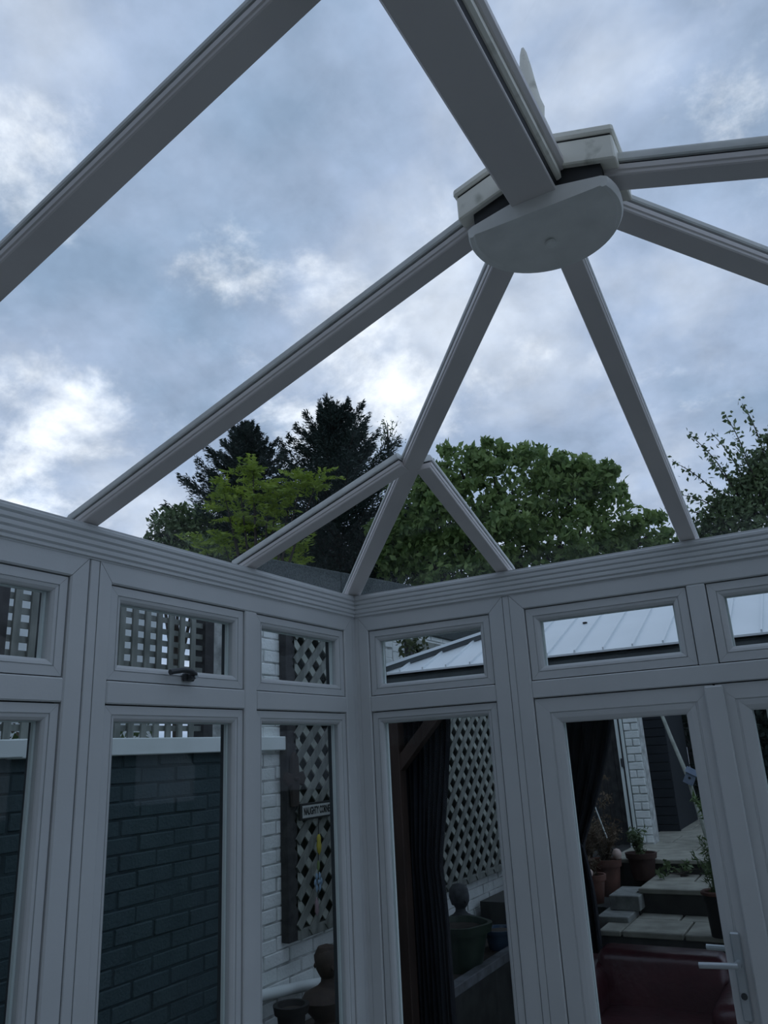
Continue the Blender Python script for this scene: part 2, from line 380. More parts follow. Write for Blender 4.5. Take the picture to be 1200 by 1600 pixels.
# ridge
ZR = 2.814
def ridge():
    p0 = (HX, -1.36, ZR); p1 = (HX, YB, ZR); s = (1, 0, 0); u = (0, 0, 1)
    b = MB().sweep([(-.045, 0), (.045, 0), (.047, .002), (.047, .007), (-.047, .007), (-.047, .002)], p0, p1, s, u).build('ridge_beam', 'raf'); put(b, roof)
    for nm, pr, m in (('ridge_slot', [(-.041, .0072), (.041, .0072), (.047, .032), (-.047, .032)], 'gasket'),
                      ('ridge_strip', [(-.050, .033), (.050, .033), (.057, .036), (.057, .052), (-.057, .052), (-.057, .036)], 'white'),
                      ('ridge_cap', [(-.062, .0525), (.062, .0525), (.069, .058), (.069, .074), (.03, .098), (-.03, .098), (-.069, .074), (-.069, .058)], 'raf')):
        o = MB().sweep(pr, p0, p1, s, u).build(nm, m); o.parent = b
ridge()
# half-round hub plate
def hub():
    n = 36; R = .157; cy = -1.352; cut = -1.412
    a0 = math.asin((cut - cy) / R)
    pts = [(R * math.cos(a0 + (math.pi - 2 * a0) * i / n), cy + R * math.sin(a0 + (math.pi - 2 * a0) * i / n)) for i in range(n + 1)]
    mb = MB(); k = len(pts)
    lay = []
    for (sc, z, ch) in ((.90, 2.783, 0), (.925, 2.779, 0), (.975, 2.779, 0), (1.0, 2.786, 0), (1.0, 2.802, .02), (.93, 2.828, .16)):
        lay.append([(HX + x * sc, cut + (y - cut) * sc, z - ch * abs(x)) for x, y in pts])
    # centre spine points so that the upper edge of the cut face rises in the middle
    vs_ = [p for l in lay for p in l]
    fs_ = [(i*k+j, i*k+(j+1)%k, (i+1)*k+(j+1)%k, (i+1)*k+j) for i in range(len(lay)-1) for j in range(k - 1)]
    mb.add(vs_, fs_)
    nb = len(lay)
    mb.f.append(tuple(range(k - 1, -1, -1)))
    top = [(nb - 1) * k + j for j in range(k)]
    mb.v.append((HX, cut, 2.832)); apex = len(mb.v) - 1
    for j in range(k - 1): mb.f.append((top[j], top[j + 1], apex))
    # cut face
    left = [i * k + k - 1 for i in range(nb)]; right = [i * k for i in range(nb)]
    mb.f.append(tuple(right + [apex] + left[::-1]))
    h = mb.build('hub_plate', 'hub', smooth=True); put(h, roof)
    MB().lathe([(.0115, 0), (.0115, .006), (.009, .009)], (HX - .003, -1.306, 2.770), 14).build('screw_cap', 'hub', h, smooth=True)
    d = MB().box(HX - .135, HX + .135, -1.395, -1.25, 2.812, 2.872).build('hub_shadow_gap', 'gasket'); put(d, roof)  # black box painted in as the shadow gap under the end cap
    # white gable-shaped end cap above the hub
    def chev(x): return -.31 * abs(x)
    prof = [(-.166, 2.888 + chev(.166)), (0, 2.888), (.166, 2.888 + chev(.166)), (.166, 2.944 + chev(.166)), (0, 2.944), (-.166, 2.944 + chev(.166))]
    e = MB().sweep(prof, (HX, -1.408, 0), (HX, -1.26, 0), (1, 0, 0), (0, 0, 1)).build('end_cap', 'white', bevel=.003); put(e, roof)
    sm_ = [(-.163, 2.943 + chev(.163)), (0, 2.943), (.163, 2.943 + chev(.163)), (.163, 2.950 + chev(.163)), (0, 2.950), (-.163, 2.950 + chev(.163))]
    q = MB().sweep(sm_, (HX, -1.405, 0), (HX, -1.262, 0), (1, 0, 0), (0, 0, 1)).build('cap_seam', 'gasket'); q.parent = e
    prof = [(-.171, 2.948 + chev(.171)), (0, 2.948), (.171, 2.948 + chev(.171)), (.171, 2.966 + chev(.171)), (0, 2.966), (-.171, 2.966 + chev(.171))]
    l = MB().sweep(prof, (HX, -1.413, 0), (HX, -1.25, 0), (1, 0, 0), (0, 0, 1)).build('end_cap_lid', 'white', bevel=.004); l.parent = e
    f_ = MB().lathe([(.04, 0), (.034, .03), (.027, .06), (.030, .085), (.024, .11), (.019, .15), (.014, .20), (.008, .245), (.003, .262)], (HX + .012, -1.385, 2.962), 12, 1.0, .5).build('finial', 'white', smooth=True); put(f_, roof)
hub()
# roof panes lie between the rafters
def pane(pts):
    pts = [Vector(p) for p in pts]; n = (pts[1] - pts[0]).cross(pts[2] - pts[0]).normalized()
    if n.z < 0: n = -n
    k = len(pts); mb = MB().add([p + n * .0235 for p in pts] + [p + n * .0275 for p in pts], [tuple(range(k - 1, -1, -1)), tuple(range(k, 2 * k))] + [(i, (i + 1) % k, k + (i + 1) % k, k + i) for i in range(k)])
    o = mb.build('glass_pane', 'roofglass'); put(o, roof); return o
g = .024
for sx in (1, -1):
    X = lambda x: HX + sx * (x - HX)
    for i in range(len(YS) - 1):
        a, b = YS[i] - g, YS[i + 1] + g; t = HX - .05
        pane([(X(E0), a, zr(E0)), (X(E0), b, zr(E0)), (X(t), b, zr(t)), (X(t), a, zr(t))])
    h = .036
    # side slope: between hub rafter and jack, and the corner triangle
    pane([(X(E0), -.665 - g, zr(E0)), (X(E0), HY + g, zr(E0)), (X(1.2), HY + g, zr(1.2)), (X(1.2), -1.2 - h, zr(1.2)), (X(.665 - h + g), -.665 - g, zr(.665 - h + g))])
    pane([(X(E0), -h, zr(E0)), (X(E0), -.665 + g, zr(E0)), (X(.60), -.665 + g, zr(.60))])
    pane([(X(.665 + g), -E0, zr(E0)), (HX - sx * g, -E0, zr(E0)), (HX - sx * g, -1.2, zr(1.2)), (X(1.2 + h), -1.2, zr(1.2)), (X(.665 + g), -(.665 + g - h), zr(.665 + g - h))])
    pane([(X(h), -E0, zr(E0)), (X(.665 - g), -E0, zr(E0)), (X(.665 - g), -.60, zr(.60))])
# ================================================================== GARDEN: GROUND AND WALLS
M['soil'] = mat('dark_soil', (0.035, 0.030, 0.024), 0.95, (0.06, 0.05, 0.04), 12, 0.4, 20)
M['grass'] = mat('grass_ground', (0.035, 0.06, 0.02), 0.95, (0.05, 0.08, 0.03), 6, 0.4, 30)
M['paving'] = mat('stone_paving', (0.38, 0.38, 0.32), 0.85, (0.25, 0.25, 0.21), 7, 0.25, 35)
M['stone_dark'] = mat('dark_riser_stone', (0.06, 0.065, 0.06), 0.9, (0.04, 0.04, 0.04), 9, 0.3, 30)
M['block'] = mat('concrete_block', (0.30, 0.32, 0.30), 0.9, (0.20, 0.21, 0.20), 12, 0.3, 60)
M['brick_blue'] = mat('slate_blue_masonry_paint', (0.028, 0.056, 0.064), 0.75, (0.038, 0.070, 0.078), 9, 0.5, 70)
M['brick_white'] = mat('white_masonry_paint', (0.86, 0.90, 0.89), 0.8, (0.72, 0.77, 0.75), 6, 0.5, 60)
M['mortar_white'] = mat('grey_white_mortar', (0.66, 0.69, 0.68), 0.9, (0.34, 0.36, 0.35), 14, 0.4, 60)
M['mortar_blue'] = mat('slate_blue_mortar', (0.025, 0.049, 0.056), 0.85, (0.018, 0.036, 0.042), 14, 0.4, 60)
M['felt'] = mat('grey_mineral_felt', (0.085, 0.105, 0.105), 0.95, (0.03, 0.04, 0.04), 90, 0.6, 160)
M['wood_grey'] = mat('weathered_trellis_wood', (0.25, 0.27, 0.245), 0.85, (0.14, 0.155, 0.14), 18, 0.3, 60, stretch=(1, 1, .3))
M['wood_pale'] = mat('pale_trellis_wood', (0.44, 0.47, 0.42), 0.85, (0.30, 0.33, 0.29), 18, 0.3, 60)
M['wood_dark'] = mat('dark_stained_wood', (0.05, 0.05, 0.05), 0.8, (0.022, 0.022, 0.024), 16, 0.3, 50)
M['wood_brown'] = mat('brown_gazebo_wood', (0.055, 0.032, 0.024), 0.7, (0.036, 0.022, 0.017), 14, 0.2, 40, stretch=(1, 1, .25))
M['iron'] = mat('rusty_dark_iron', (0.040, 0.028, 0.024), 0.8, (0.025, 0.02, 0.018), 20, 0.3, 60)

gr = MB().box(-30, 30, 0.2, 40, -0.30, -0.06).box(-30, -0.1, -10, 0.2, -0.30, -0.06).box(W_ + .1, 30, -10, 0.2, -0.30, -0.06).build('ground', 'grass'); tag(gr, 'grass and soil around the patio', kind='structure')
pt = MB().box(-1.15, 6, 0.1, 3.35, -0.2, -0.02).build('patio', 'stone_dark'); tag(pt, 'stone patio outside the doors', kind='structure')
rnd = random.Random(3)
slab_m = []
for k in range(3):
    o = MB().box(-.293, .293, -.293, .293, 0, .035).build('paving_slab', 'paving', bevel=.006); slab_m.append(o.data); bpy.data.objects.remove(o)
for ix in range(-2, 6):
    for iy in range(5):
        o = bpy.data.objects.new('paving_slab', slab_m[rnd.randrange(3)]); link(o); o.location = (.3 + ix * .6, .42 + iy * .6, -.022 + rnd.uniform(-.002, .002)); o.rotation_euler = (0, 0, rnd.choice((0, math.pi / 2, math.pi))); put(o, pt)
        
# ---- bricks: shared meshes
def brick_mesh(name, m, ln):
    o = MB().box(-.05, 0.0, -ln / 2, ln / 2, -.0328, .0328).build(name, m, bevel=.0045); d = o.data; bpy.data.objects.remove(o); return d
CP = .073; BP = .224
def brick_wall(parent, x, y0, y1, z0, z1, m, holes=None, seed=1):
    r = random.Random(seed); full = brick_mesh('brick', m, .214); half = brick_mesh('brick', m, .102); n = 0
    rows = int((z1 - z0) / CP)
    for i in range(rows):
        z = z0 + (i + .5) * CP; y = y0 + (0 if i % 2 else -BP / 2)
        while y < y1 - .02:
            a, b = max(y, y0), min(y + BP, y1)
            if b - a > .06:
                L_ = b - a
                o = bpy.data.objects.new('brick', full if L_ > .2 else half); link(o)
                o.location = (x + r.uniform(-.0035, .003), (a + b) / 2 + r.uniform(-.004, .004), z + r.uniform(-.003, .003))
                if L_ <= .2: o.scale = (1, (L_ - .01) / .102, 1)
                o.rotation_euler = (r.uniform(-.012, .012), 0, r.uniform(-.012, .012)); put(o, parent); n += 1
            y += BP
    return n
WX = -1.2
wb_ = MB().box(WX - .22, WX - .005, -5, .80, -.1, 1.84).build('wall_boundary', 'mortar_blue'); tag(wb_, 'slate blue painted brick garden wall under a white coping', kind='structure')
wo = MB().box(WX - .30, WX - .005, .80, 8.2, -.1, 2.88).build('wall_outbuilding', 'mortar_white'); tag(wo, 'white painted brick wall of the outbuilding beside the garden', kind='structure')
n1 = brick_wall(wb_, WX, -1.0, .80, .38, 1.84, 'brick_blue', seed=5)
n2 = brick_wall(wo, WX, .80, 2.48, .42, 2.86, 'brick_white', seed=9)
# farther bricks of the same wall, too small to tell apart
mbs = MB(); r = random.Random(11)
for i in range(34):
    z = .40 + (i + .5) * CP; y = 2.48 + (0 if i % 2 else -BP / 2)
    while y < 7.6:
        a, b = max(y, 2.48) + .005, y + BP - .005
        if b - a > .05: mbs.box(WX - .05, WX + r.uniform(-.004, .004), a, b, z - .0315, z + .0315)
        y += BP
o = mbs.build('brick_field', 'brick_white', wo); o['kind'] = 'stuff'
# coping boards (two lengths with an overlapping joint)
for (a, b, dx, dz) in ((-2.6, -.655, .006, .0), (-.70, 1.20, 0, .004)):
    c = MB().box(WX - .24, WX + .045 + dx, a, b, 1.826 - dz, 1.896 + dz * .5).build('coping_board', 'coping', bevel=.004); c.parent = wb_
# mineral felt upstand on the outbuilding roof, rising slowly away
for (a, b) in ((.845, 1.735), (1.742, 3.1), (3.11, 5.5), (5.51, 8.0)):
    za, zb_ = 2.94 + (a - .84) * .0705, 2.94 + (b - .84) * .0705
    f_ = MB().add([(WX - .30, a, 2.70), (WX + .03, a, 2.70), (WX + .03, b, 2.70), (WX - .30, b, 2.70), (WX - .30, a, za), (WX + .03, a, za), (WX + .03, b, zb_), (WX - .30, b, zb_)],
                  [(0,3,2,1),(4,5,6,7),(0,1,5,4),(1,2,6,5),(2,3,7,6),(3,0,4,7)]).build('felt_upstand', 'felt', wo, bevel=.006)
# white drain pipe low on the wall
pp = MB().tube([(WX + .045, .55, .665), (WX + .045, 1.2, .585), (WX + .045, 2.0, .47)], .028, 12).build('drain_pipe', 'coping', smooth=True)
tag(pp, 'white drain pipe sloping along the foot of the white brick wall', 'pipe')

# ---- square trellis on top of the blue wall
def slat(name, p0, p1, w, t, m, parent, nrm=(1, 0, 0)):
    d = (Vector(p1) - Vector(p0)).normalized(); n = Vector(nrm); s = d.cross(n).normalized()
    o = MB().sweep([(-w/2, -t/2), (w/2, -t/2), (w/2, t/2), (-w/2, t/2)], p0, p1, s, n).build(name, m); put(o, parent); return o
ft = root('trellis_fence', (WX - .12, -.4, 1.9), 'weathered square-lattice trellis fence standing on the blue garden wall', 'trellis')
y = -1.95
while y < .50:
    slat('upright_slat', (WX - .10, y, 1.90), (WX - .10, y, 2.76), .034, .012, 'wood_grey', ft); y += .082
z = 1.95
while z < 2.74:
    slat('cross_slat', (WX - .115, -1.98, z), (WX - .115, .52, z), .027, .012, 'wood_grey', ft); z += .061
for yy_ in (-1.98, -.72, .55):
    o = box('fence_post', WX - .16, WX - .09, yy_ - .035, yy_ + .035, 1.90, 2.80, 'wood_dark'); put(o, ft)
o = box('top_rail', WX - .15, WX - .09, -2.0, .58, 2.76, 2.80, 'wood_grey'); put(o, ft)

# ---- diamond trellises on the white wall
M['backing'] = mat('dark_green_backing', (0.018, 0.026, 0.022), 0.9, (0.03, 0.04, 0.032), 25, 0.3, 50)
def diamond(name, y0, y1, z0, z1, label, pitch, w, post_l, sl, m='wood_pale'):
    t = root(name, (WX, (y0 + y1) / 2, z0), label, 'trellis', None)
    x = WX + .05
    def clip(c, s):
        # line z = s*(y-c) clipped to the rectangle
        pts = []
        for yy in (y0, y1):
            zz = s * (yy - c)
            if z0 <= zz <= z1: pts.append((yy, zz))
        for zz in (z0, z1):
            yy = c + zz / s
            if y0 < yy < y1: pts.append((yy, zz))
        pts = sorted(set((round(a, 4), round(b, 4)) for a, b in pts))
        return (pts[0], pts[-1]) if len(pts) >= 2 and (pts[-1][0] - pts[0][0]) > .06 else None
    for s, xo in ((sl, .014), (-sl, 0)):
        cs = [(y0 - z1 / s) if s > 0 else (y0 - z0 / s), (y1 - z0 / s) if s > 0 else (y1 - z1 / s)]
        c = min(cs) + .03; hi = max(cs)
        while c < hi:
            q = clip(c, s)
            if q: slat('lattice_slat', (x + xo, q[0][0], q[0][1]), (x + xo, q[1][0], q[1][1]), w, .010, 'wood_grey' if s > 0 else m, t)  # falling slats take a paler wood: their lit look is put into the colour
            c += pitch
    for nm, a in (('side_post', (y0 - post_l, y0 + .01)), ('side_post', (y1 - .01, y1 + .035))):
        o = box(nm, WX + .002, WX + .055, a[0], a[1], z0 - .02, z1 + .01, 'wood_dark' if a[0] < y0 else m, bevel=.003); put(o, t)
    for nm, z in (('bottom_rail', z0 - .02), ('top_rail', z1 - .02)):
        o = box(nm, WX + .002, WX + .06, y0, y1, z, z + .05, 'wood_grey', bevel=.003); put(o, t)
    o = box('backing_board', WX + .002, WX + .010, y0, y1, z0, z1, 'backing'); put(o, t)
    return t
diamond('diamond_trellis', 1.135, 2.02, .84, 2.80, 'tall diamond-lattice trellis with a dark post behind the lettered sign', .158, .046, .078, .92)
diamond('diamond_trellis', 2.72, 4.22, .78, 2.60, 'pale diamond-lattice trellis on the white wall, seen left of the dark gazebo curtain', .185, .046, .05, .85)

# ---- sign, iron cross, hanging ornament
M['sign_black'] = mat('sign_black_paint', (0.012, 0.013, 0.014), 0.6)
M['sign_white'] = mat('sign_cream_paint', (0.50, 0.53, 0.50), 0.7, (0.42, 0.45, 0.43), 30)
sg = root('lettered_sign', (WX + .09, 1.30, 1.44), 'small black and white sign reading NAUGHTY CORNER on the trellis', 'sign')
o = box('board', WX + .075, WX + .090, 1.130, 1.470, 1.432, 1.522, 'sign_black', bevel=.002); put(o, sg)
o = box('face_panel', WX + .0905, WX + .0925, 1.148, 1.452, 1.443, 1.510, 'sign_white'); put(o, sg)
def text(s, size, width, loc, rot, m, parent, name='lettering'):
    cu = bpy.data.curves.new(name, 'FONT'); cu.body = s; cu.size = size; cu.extrude = .0008; cu.align_x = 'CENTER'; cu.align_y = 'CENTER'; cu.offset = .0016
    tmp = bpy.data.objects.new(name, cu); COL.objects.link(tmp); bpy.context.view_layer.update()
    dg = bpy.context.evaluated_depsgraph_get(); me = bpy.data.meshes.new_from_object(tmp.evaluated_get(dg)); wx = tmp.dimensions.x
    bpy.data.objects.remove(tmp); me.name = name; me.materials.clear(); me.materials.append(M[m])
    o = bpy.data.objects.new(name, me); link(o); k = width / wx
    o.matrix_world = Matrix.Translation(loc) @ rot.to_4x4() @ Matrix.Diagonal((k, 1, 1, 1)); mw = o.matrix_world.copy()
    o.parent = parent; o.matrix_parent_inverse = Matrix.Translation(-Vector(parent.location)); o.matrix_basis = mw; return o
rotL = Matrix(((0, 0, 1), (1, 0, 0), (0, 1, 0)))     # text x -> world +y, text y -> world z, normal -> +x
text('NAUGHTY CORNER', .056, .285, Vector((WX + .0935, 1.300, 1.4765)), rotL, 'sign_black', sg)
cr = root('iron_cross', (WX + .08, 1.10, 1.52), 'dark rusty cross-shaped plaque fixed to the trellis post', 'plaque')
def cross_piece():
    a, b, c = .028, .075, .10
    pts = [(-a, -.15), (a, -.15), (a * 1.3, -a), (b, -a * 1.4), (c, 0), (b, a * 1.4), (a * 1.3, a), (a, .12), (0, .15), (-a, .12), (-a * 1.3, a), (-b, a * 1.4), (-c, 0), (-b, -a * 1.4), (-a * 1.3, -a)]
    return MB().sweep(pts, (WX + .062, 1.10, 1.66), (WX + .085, 1.10, 1.66), (0, 1, 0), (0, 0, 1))
o = cross_piece().build('plaque_body', 'iron', bevel=.003); put(o, cr)
o = MB().lathe([(.006, -.012), (.02, -.006), (.02, .006), (.006, .012)], (WX + .088, 1.10, 1.66), 10).build('boss', 'iron', smooth=True); put(o, cr)
M['orn_yellow'] = mat('ornament_yellow', (0.45, 0.38, 0.04), 0.5); M['orn_blue'] = mat('ornament_blue', (0.22, 0.34, 0.45), 0.4); M['orn_green'] = mat('ornament_green', (0.16, 0.22, 0.08), 0.6); M['orn_pink'] = mat('ornament_pink', (0.30, 0.22, 0.24), 0.6)
hn = root('hanging_ornament', (WX + .10, 1.27, .92), 'thin hanging garden ornament with yellow and blue glass pieces below the sign', 'ornament')
x = WX + .105
for nm, mb, m in (('cord', MB().tube([(x, 1.285, 1.44), (x, 1.275, 1.2), (x, 1.26, .95)], .0025, 5), 'sign_black'),
                  ('yellow_bird', MB().lathe([(.004, -.05), (.016, -.03), (.021, 0), (.015, .025), (.018, .04), (.010, .058), (.003, .062)], (x, 1.285, 1.285), 10, .6, 1), 'orn_yellow'),
                  ('green_leaf', MB().lathe([(.002, -.035), (.014, -.01), (.012, .015), (.002, .03)], (x, 1.275, 1.18), 8, .4, 1), 'orn_green'),
                  ('pink_drop', MB().lathe([(.003, -.05), (.017, -.03), (.014, .02), (.003, .045)], (x, 1.25, .975), 10, .6, 1), 'orn_pink')):
    o = mb.build(nm, m, smooth=True); put(o, hn)
for k in range(6):
    a = k * math.pi / 3
    o = MB().lathe([(.002, -.02), (.012, -.004), (.010, .01), (.002, .02)], (x + .004, 1.265 + .03 * math.cos(a), 1.095 + .035 * math.sin(a)), 8, .5, 1).build('glass_petal', 'orn_blue', smooth=True); put(o, hn)
o = MB().lathe([(.002, -.014), (.012, -.006), (.012, .006), (.002, .014)], (x + .008, 1.265, 1.095), 8, .6, 1).build('flower_centre', 'orn_blue', smooth=True); put(o, hn)

# ================================================================== RAISED BED, POTS, BUSTS (left of the gazebo)
M['terracotta'] = mat('terracotta', (0.18, 0.085, 0.062), 0.85, (0.11, 0.055, 0.042), 9, 0.2, 40)
M['terra_dark'] = mat('dark_terracotta', (0.07, 0.034, 0.026), 0.8, (0.045, 0.022, 0.018), 9, 0.2, 40)
M['pot_green'] = mat('green_glazed_pot', (0.05, 0.075, 0.055), 0.3, (0.035, 0.05, 0.04), 8)
M['pot_blue'] = mat('blue_glazed_pot', (0.04, 0.08, 0.14), 0.25, (0.03, 0.06, 0.10), 8)
M['pot_black'] = mat('black_pot', (0.012, 0.012, 0.012), 0.7)
M['bust_brown'] = mat('brown_bust_stone', (0.060, 0.040, 0.030), 0.75, (0.035, 0.025, 0.02), 14, 0.2, 40)
M['bust_grey'] = mat('grey_statue_stone', (0.09, 0.10, 0.11), 0.8, (0.05, 0.055, 0.06), 14, 0.2, 40)
M['egg'] = mat('pale_pink_ball', (0.62, 0.48, 0.42), 0.5)
M['timber_edge'] = mat('grey_timber_edge', (0.20, 0.22, 0.24), 0.8, (0.13, 0.14, 0.15), 14, 0.2, 40)
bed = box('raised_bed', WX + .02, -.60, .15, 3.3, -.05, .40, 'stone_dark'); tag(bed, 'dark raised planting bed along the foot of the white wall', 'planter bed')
o = box('soil', WX + .04, -.64, .2, 3.25, .395, .415, 'soil'); o.parent = bed
o = box('timber_edging', -.665, -.592, 1.80, 3.3, .395, .45, 'timber_edge', bevel=.004); o.parent = bed
def pot(name, loc, r, h, m, label, soil=True, rim=.016, taper=.72, rim_h=.2, wob=None, group=None):
    t = root(name, loc, label, 'plant pot', group)
    pr = [(r * taper, 0), (r * (taper + (1 - taper) * (1 - rim_h)), h * (1 - rim_h)), (r + rim * .5, h * (1 - rim_h)), (r + rim, h), (r - .004, h), (r - .014, h * .86), (.004, h * .85)]
    o = MB().lathe(pr, (0, 0, 0), 24, wob=wob).build('pot_body', m, t, smooth=True)
    if soil: MB().lathe([(r * .93, h * .84), (r * .9, h * .875), (.003, h * .89)], (0, 0, 0), 18).build('potting_soil', 'soil', t, smooth=True)
    return t
wavy = lambda a, z: 1 + (.05 * math.sin(5 * a) if z > .2 else 0)
pot('glazed_pot', (-.80, 2.44, .415), .20, .27, 'pot_green', 'large dark green glazed pot with a wavy rim in the raised bed', rim=.025, wob=wavy)
pot('glazed_pot', (-.74, 3.00, .415), .11, .13, 'pot_blue', 'small blue glazed bowl pot next to the wavy-rimmed green pot')
pot('garden_pot', (-.96, .82, .415), .075, .20, 'pot_black', 'small dark pot with a pale rim beside the brown bust')
def bust(name, loc, k, m, label, veil=False):
    t = root(name, loc, label, 'statue')
    # one continuous figure: chest, shoulders, neck, head
    pr = [(.085, 0), (.092, .03), (.080, .07), (.105, .13), (.122, .17), (.105, .205), (.060, .235), (.040, .255), (.038, .275), (.052, .295), (.068, .325), (.074, .36), (.068, .395), (.048, .42), (.004, .432)]
    def wob(a, z):
        if z > .28: return 1 + .10 * math.cos(a) * (1 if .29 < z < .35 else .2)
        return 1 + .28 * abs(math.sin(a)) if .1 < z < .23 else 1
    MB().lathe([(r * k, z * k) for r, z in pr], (0, 0, 0), 22, 1, 1, wob=lambda a, z: wob(a, z / k)).build('figure', m, t, smooth=True)
    MB().add([(.068*k, -.012*k, .345*k), (.068*k, .012*k, .345*k), (.092*k, 0, .325*k), (.068*k, 0, .365*k), (.066*k, 0, .315*k)], [(0,2,3),(1,3,2),(0,4,2),(1,2,4),(0,3,1,4)]).build('nose', m, t)
    for s in (-1, 1):
        MB().lathe([(.002*k, -.014*k), (.009*k, 0), (.002*k, .014*k)], (.0, s * .076 * k, .345 * k), 8).build('ear', m, t, smooth=True)
    if veil: MB().lathe([(.060*k, .30*k), (.078*k, .36*k), (.074*k, .405*k), (.045*k, .44*k), (.003*k, .45*k)], (-.012*k, 0, 0), 16).build('head_scarf', m, t, smooth=True)
    else: MB().lathe([(.072*k, .365*k), (.073*k, .39*k), (.05*k, .432*k), (.003*k, .445*k)], (-.008*k, 0, 0), 16).build('hair_cap', m, t, smooth=True)
    t.rotation_euler = (0, 0, -.6); return t
bust('stone_bust', (-.93, 1.10, .415), .92, 'bust_brown', 'brown head-and-shoulders bust in front of the white pipe')
bust('stone_bust', (-1.0, 2.93, .415), .95, 'bust_grey', 'dark grey figure with a head scarf behind the green glazed pot', True)

# ================================================================== GAZEBO
M['metal_roof'] = mat('pale_metal_roof', (0.82, 0.87, 0.89), 0.4, (0.76, 0.81, 0.83), 3.0, 0.02, 20)
M['fascia'] = mat('dark_grey_fascia', (0.10, 0.12, 0.125), 0.6, (0.08, 0.09, 0.095), 10)
GX0, GX1, GY0, GY1, GZ, GS = -.60, 3.6, 1.20, 3.12, 2.20, .42
GYM = (GY0 + GY1) / 2
gz = root('garden_gazebo', (1.5, 2.1, 0), 'wooden gazebo with a pale standing-seam metal roof outside the doors', 'gazebo')
for (px, py) in ((GX0 + .04, GY0 + .10), (GX1 - .04, GY0 + .10), (GX0 + .10, GY1 - .1), (GX1 - .10, GY1 - .1)):
    p = box('post', px - .038, px + .038, py - .038, py + .038, .014, 2.05, 'wood_brown', bevel=.004); put(p, gz)
    sx = 1 if px < 1 else -1; sy = 1 if py < 2 else -1
    b = MB().beam((px + sx * .02, py, 1.70), (px + sx * .36, py, 2.05), .06, .062).build('brace', 'wood_brown', p)
    b = MB().beam((px, py + sy * .02, 1.70), (px, py + sy * .36, 2.05), .06, .062).build('brace', 'wood_brown', p)
for a in ((GX0 + .02, GX1 - .02, GY0 + .02, GY0 + .06), (GX0 + .02, GX1 - .02, GY1 - .06, GY1 - .02), (GX0 + .02, GX0 + .06, GY0 + .06, GY1 - .06), (GX1 - .06, GX1 - .02, GY0 + .06, GY1 - .06)):
    o = box('fascia', *a, 2.05, 2.19, 'fascia'); put(o, gz)
rf = MB().add([(GX0 + .01, GY0 + .01, GZ - .012), (GX1 - .01, GY0 + .01, GZ - .012), (GX1 - .01, GY1 - .01, GZ - .012), (GX0 + .01, GY1 - .01, GZ - .012), (GX0 + .96, GYM, GZ - .012 + .95 * GS), (GX1 - .96, GYM, GZ - .012 + .95 * GS)],
              [(0,1,5,4), (1,2,5), (2,3,4,5), (3,0,4), (3,2,1,0)]).build('roof_deck', 'fascia'); put(rf, gz)
HD = GYM - GY0
def panel(f, a, b, lim):
    """one roof panel: f maps (along, up-slope run) to a point; lim(t) is the run available at t"""
    ra, rb = lim(a), lim(b)
    ts = [a, b]
    pk = [t for t in (HD, ) if a < t < b]
    pts = [(a, 0), (b, 0), (b, rb)] + [(a, ra)]
    if ra < .02: pts = [(a, 0), (b, 0), (b, rb)]
    if rb < .02: pts = [(a, 0), (b, 0), (a, ra)]
    v = [Vector(f(t, r_, 0)) for t, r_ in pts] + [Vector(f(t, r_, .010)) for t, r_ in pts]; k = len(pts)
    mb = MB().add(v, [tuple(range(k - 1, -1, -1)), tuple(range(k, 2 * k))] + [(i, (i + 1) % k, k + (i + 1) % k, k + i) for i in range(k)])
    if ra > .05:
        q = [(a - .004, .004), (a + .004, .004), (a + .004, ra - .01), (a - .004, ra - .01)]
        v = [Vector(f(t, r_, .010)) for t, r_ in q] + [Vector(f(t, r_, .023)) for t, r_ in q]
        mb.add(v, [(0,3,2,1),(4,5,6,7),(0,1,5,4),(1,2,6,5),(2,3,7,6),(3,0,4,7)])
    mb.build('roof_panel', 'metal_roof', rf)
SP = .145; LX = GX1 - GX0; LY = GY1 - GY0
limx = lambda t: max(0, min(t, LX - t, HD)); limy = lambda t: max(0, min(t, LY - t, HD))
fF = lambda t, r_, h: (GX0 + t, GY0 + r_, GZ + GS * r_ + h); fB = lambda t, r_, h: (GX0 + t, GY1 - r_, GZ + GS * r_ + h)
fL = lambda t, r_, h: (GX0 + r_, GY0 + t, GZ + GS * r_ + h); fR = lambda t, r_, h: (GX1 - r_, GY0 + t, GZ + GS * r_ + h)
t = .0
while t < LX - .01:
    e = min(t + SP, LX); panel(fF, t, e, limx); panel(fB, t, e, limx); t = e
ts = [0]
while ts[-1] < HD - .01: ts.append(min(ts[-1] + SP, HD))
ts += [LY - q for q in reversed(ts[:-1])]
for a, b in zip(ts[:-1], ts[1:]): panel(fL, a, b, limy); panel(fR, a, b, limy)
for (cx, cy, tx, ty) in ((GX0, GY0, GX0 + HD, GYM), (GX0, GY1, GX0 + HD, GYM), (GX1, GY0, GX1 - HD, GYM), (GX1, GY1, GX1 - HD, GYM)):
    MB().beam((cx, cy, GZ + .045), (tx, ty, GZ + .045 + GS * HD), .075, .016).build('hip_cap', 'metal_roof', rf)
    MB().beam((cx, cy, GZ + .024), (tx, ty, GZ + .024 + GS * HD), .03, .026).build('hip_rib', 'fascia', rf)
MB().beam((GX0 + HD, GYM, GZ + .045 + GS * HD), (GX1 - HD, GYM, GZ + .045 + GS * HD), .10, .014).build('ridge_cap', 'metal_roof', rf)
o = MB().lathe([(.014, 0), (.014, .006), (.003, .008)], (.735 - .24, GY0 + .52, GZ + GS * .52 + .012), 8).build('bolt_head', 'gasket'); o.parent = rf
o = MB().lathe([(.014, 0), (.014, .006), (.003, .008)], (-.06, GY0 + .50, GZ + GS * .50 + .012), 8).build('bolt_head', 'gasket'); o.parent = rf

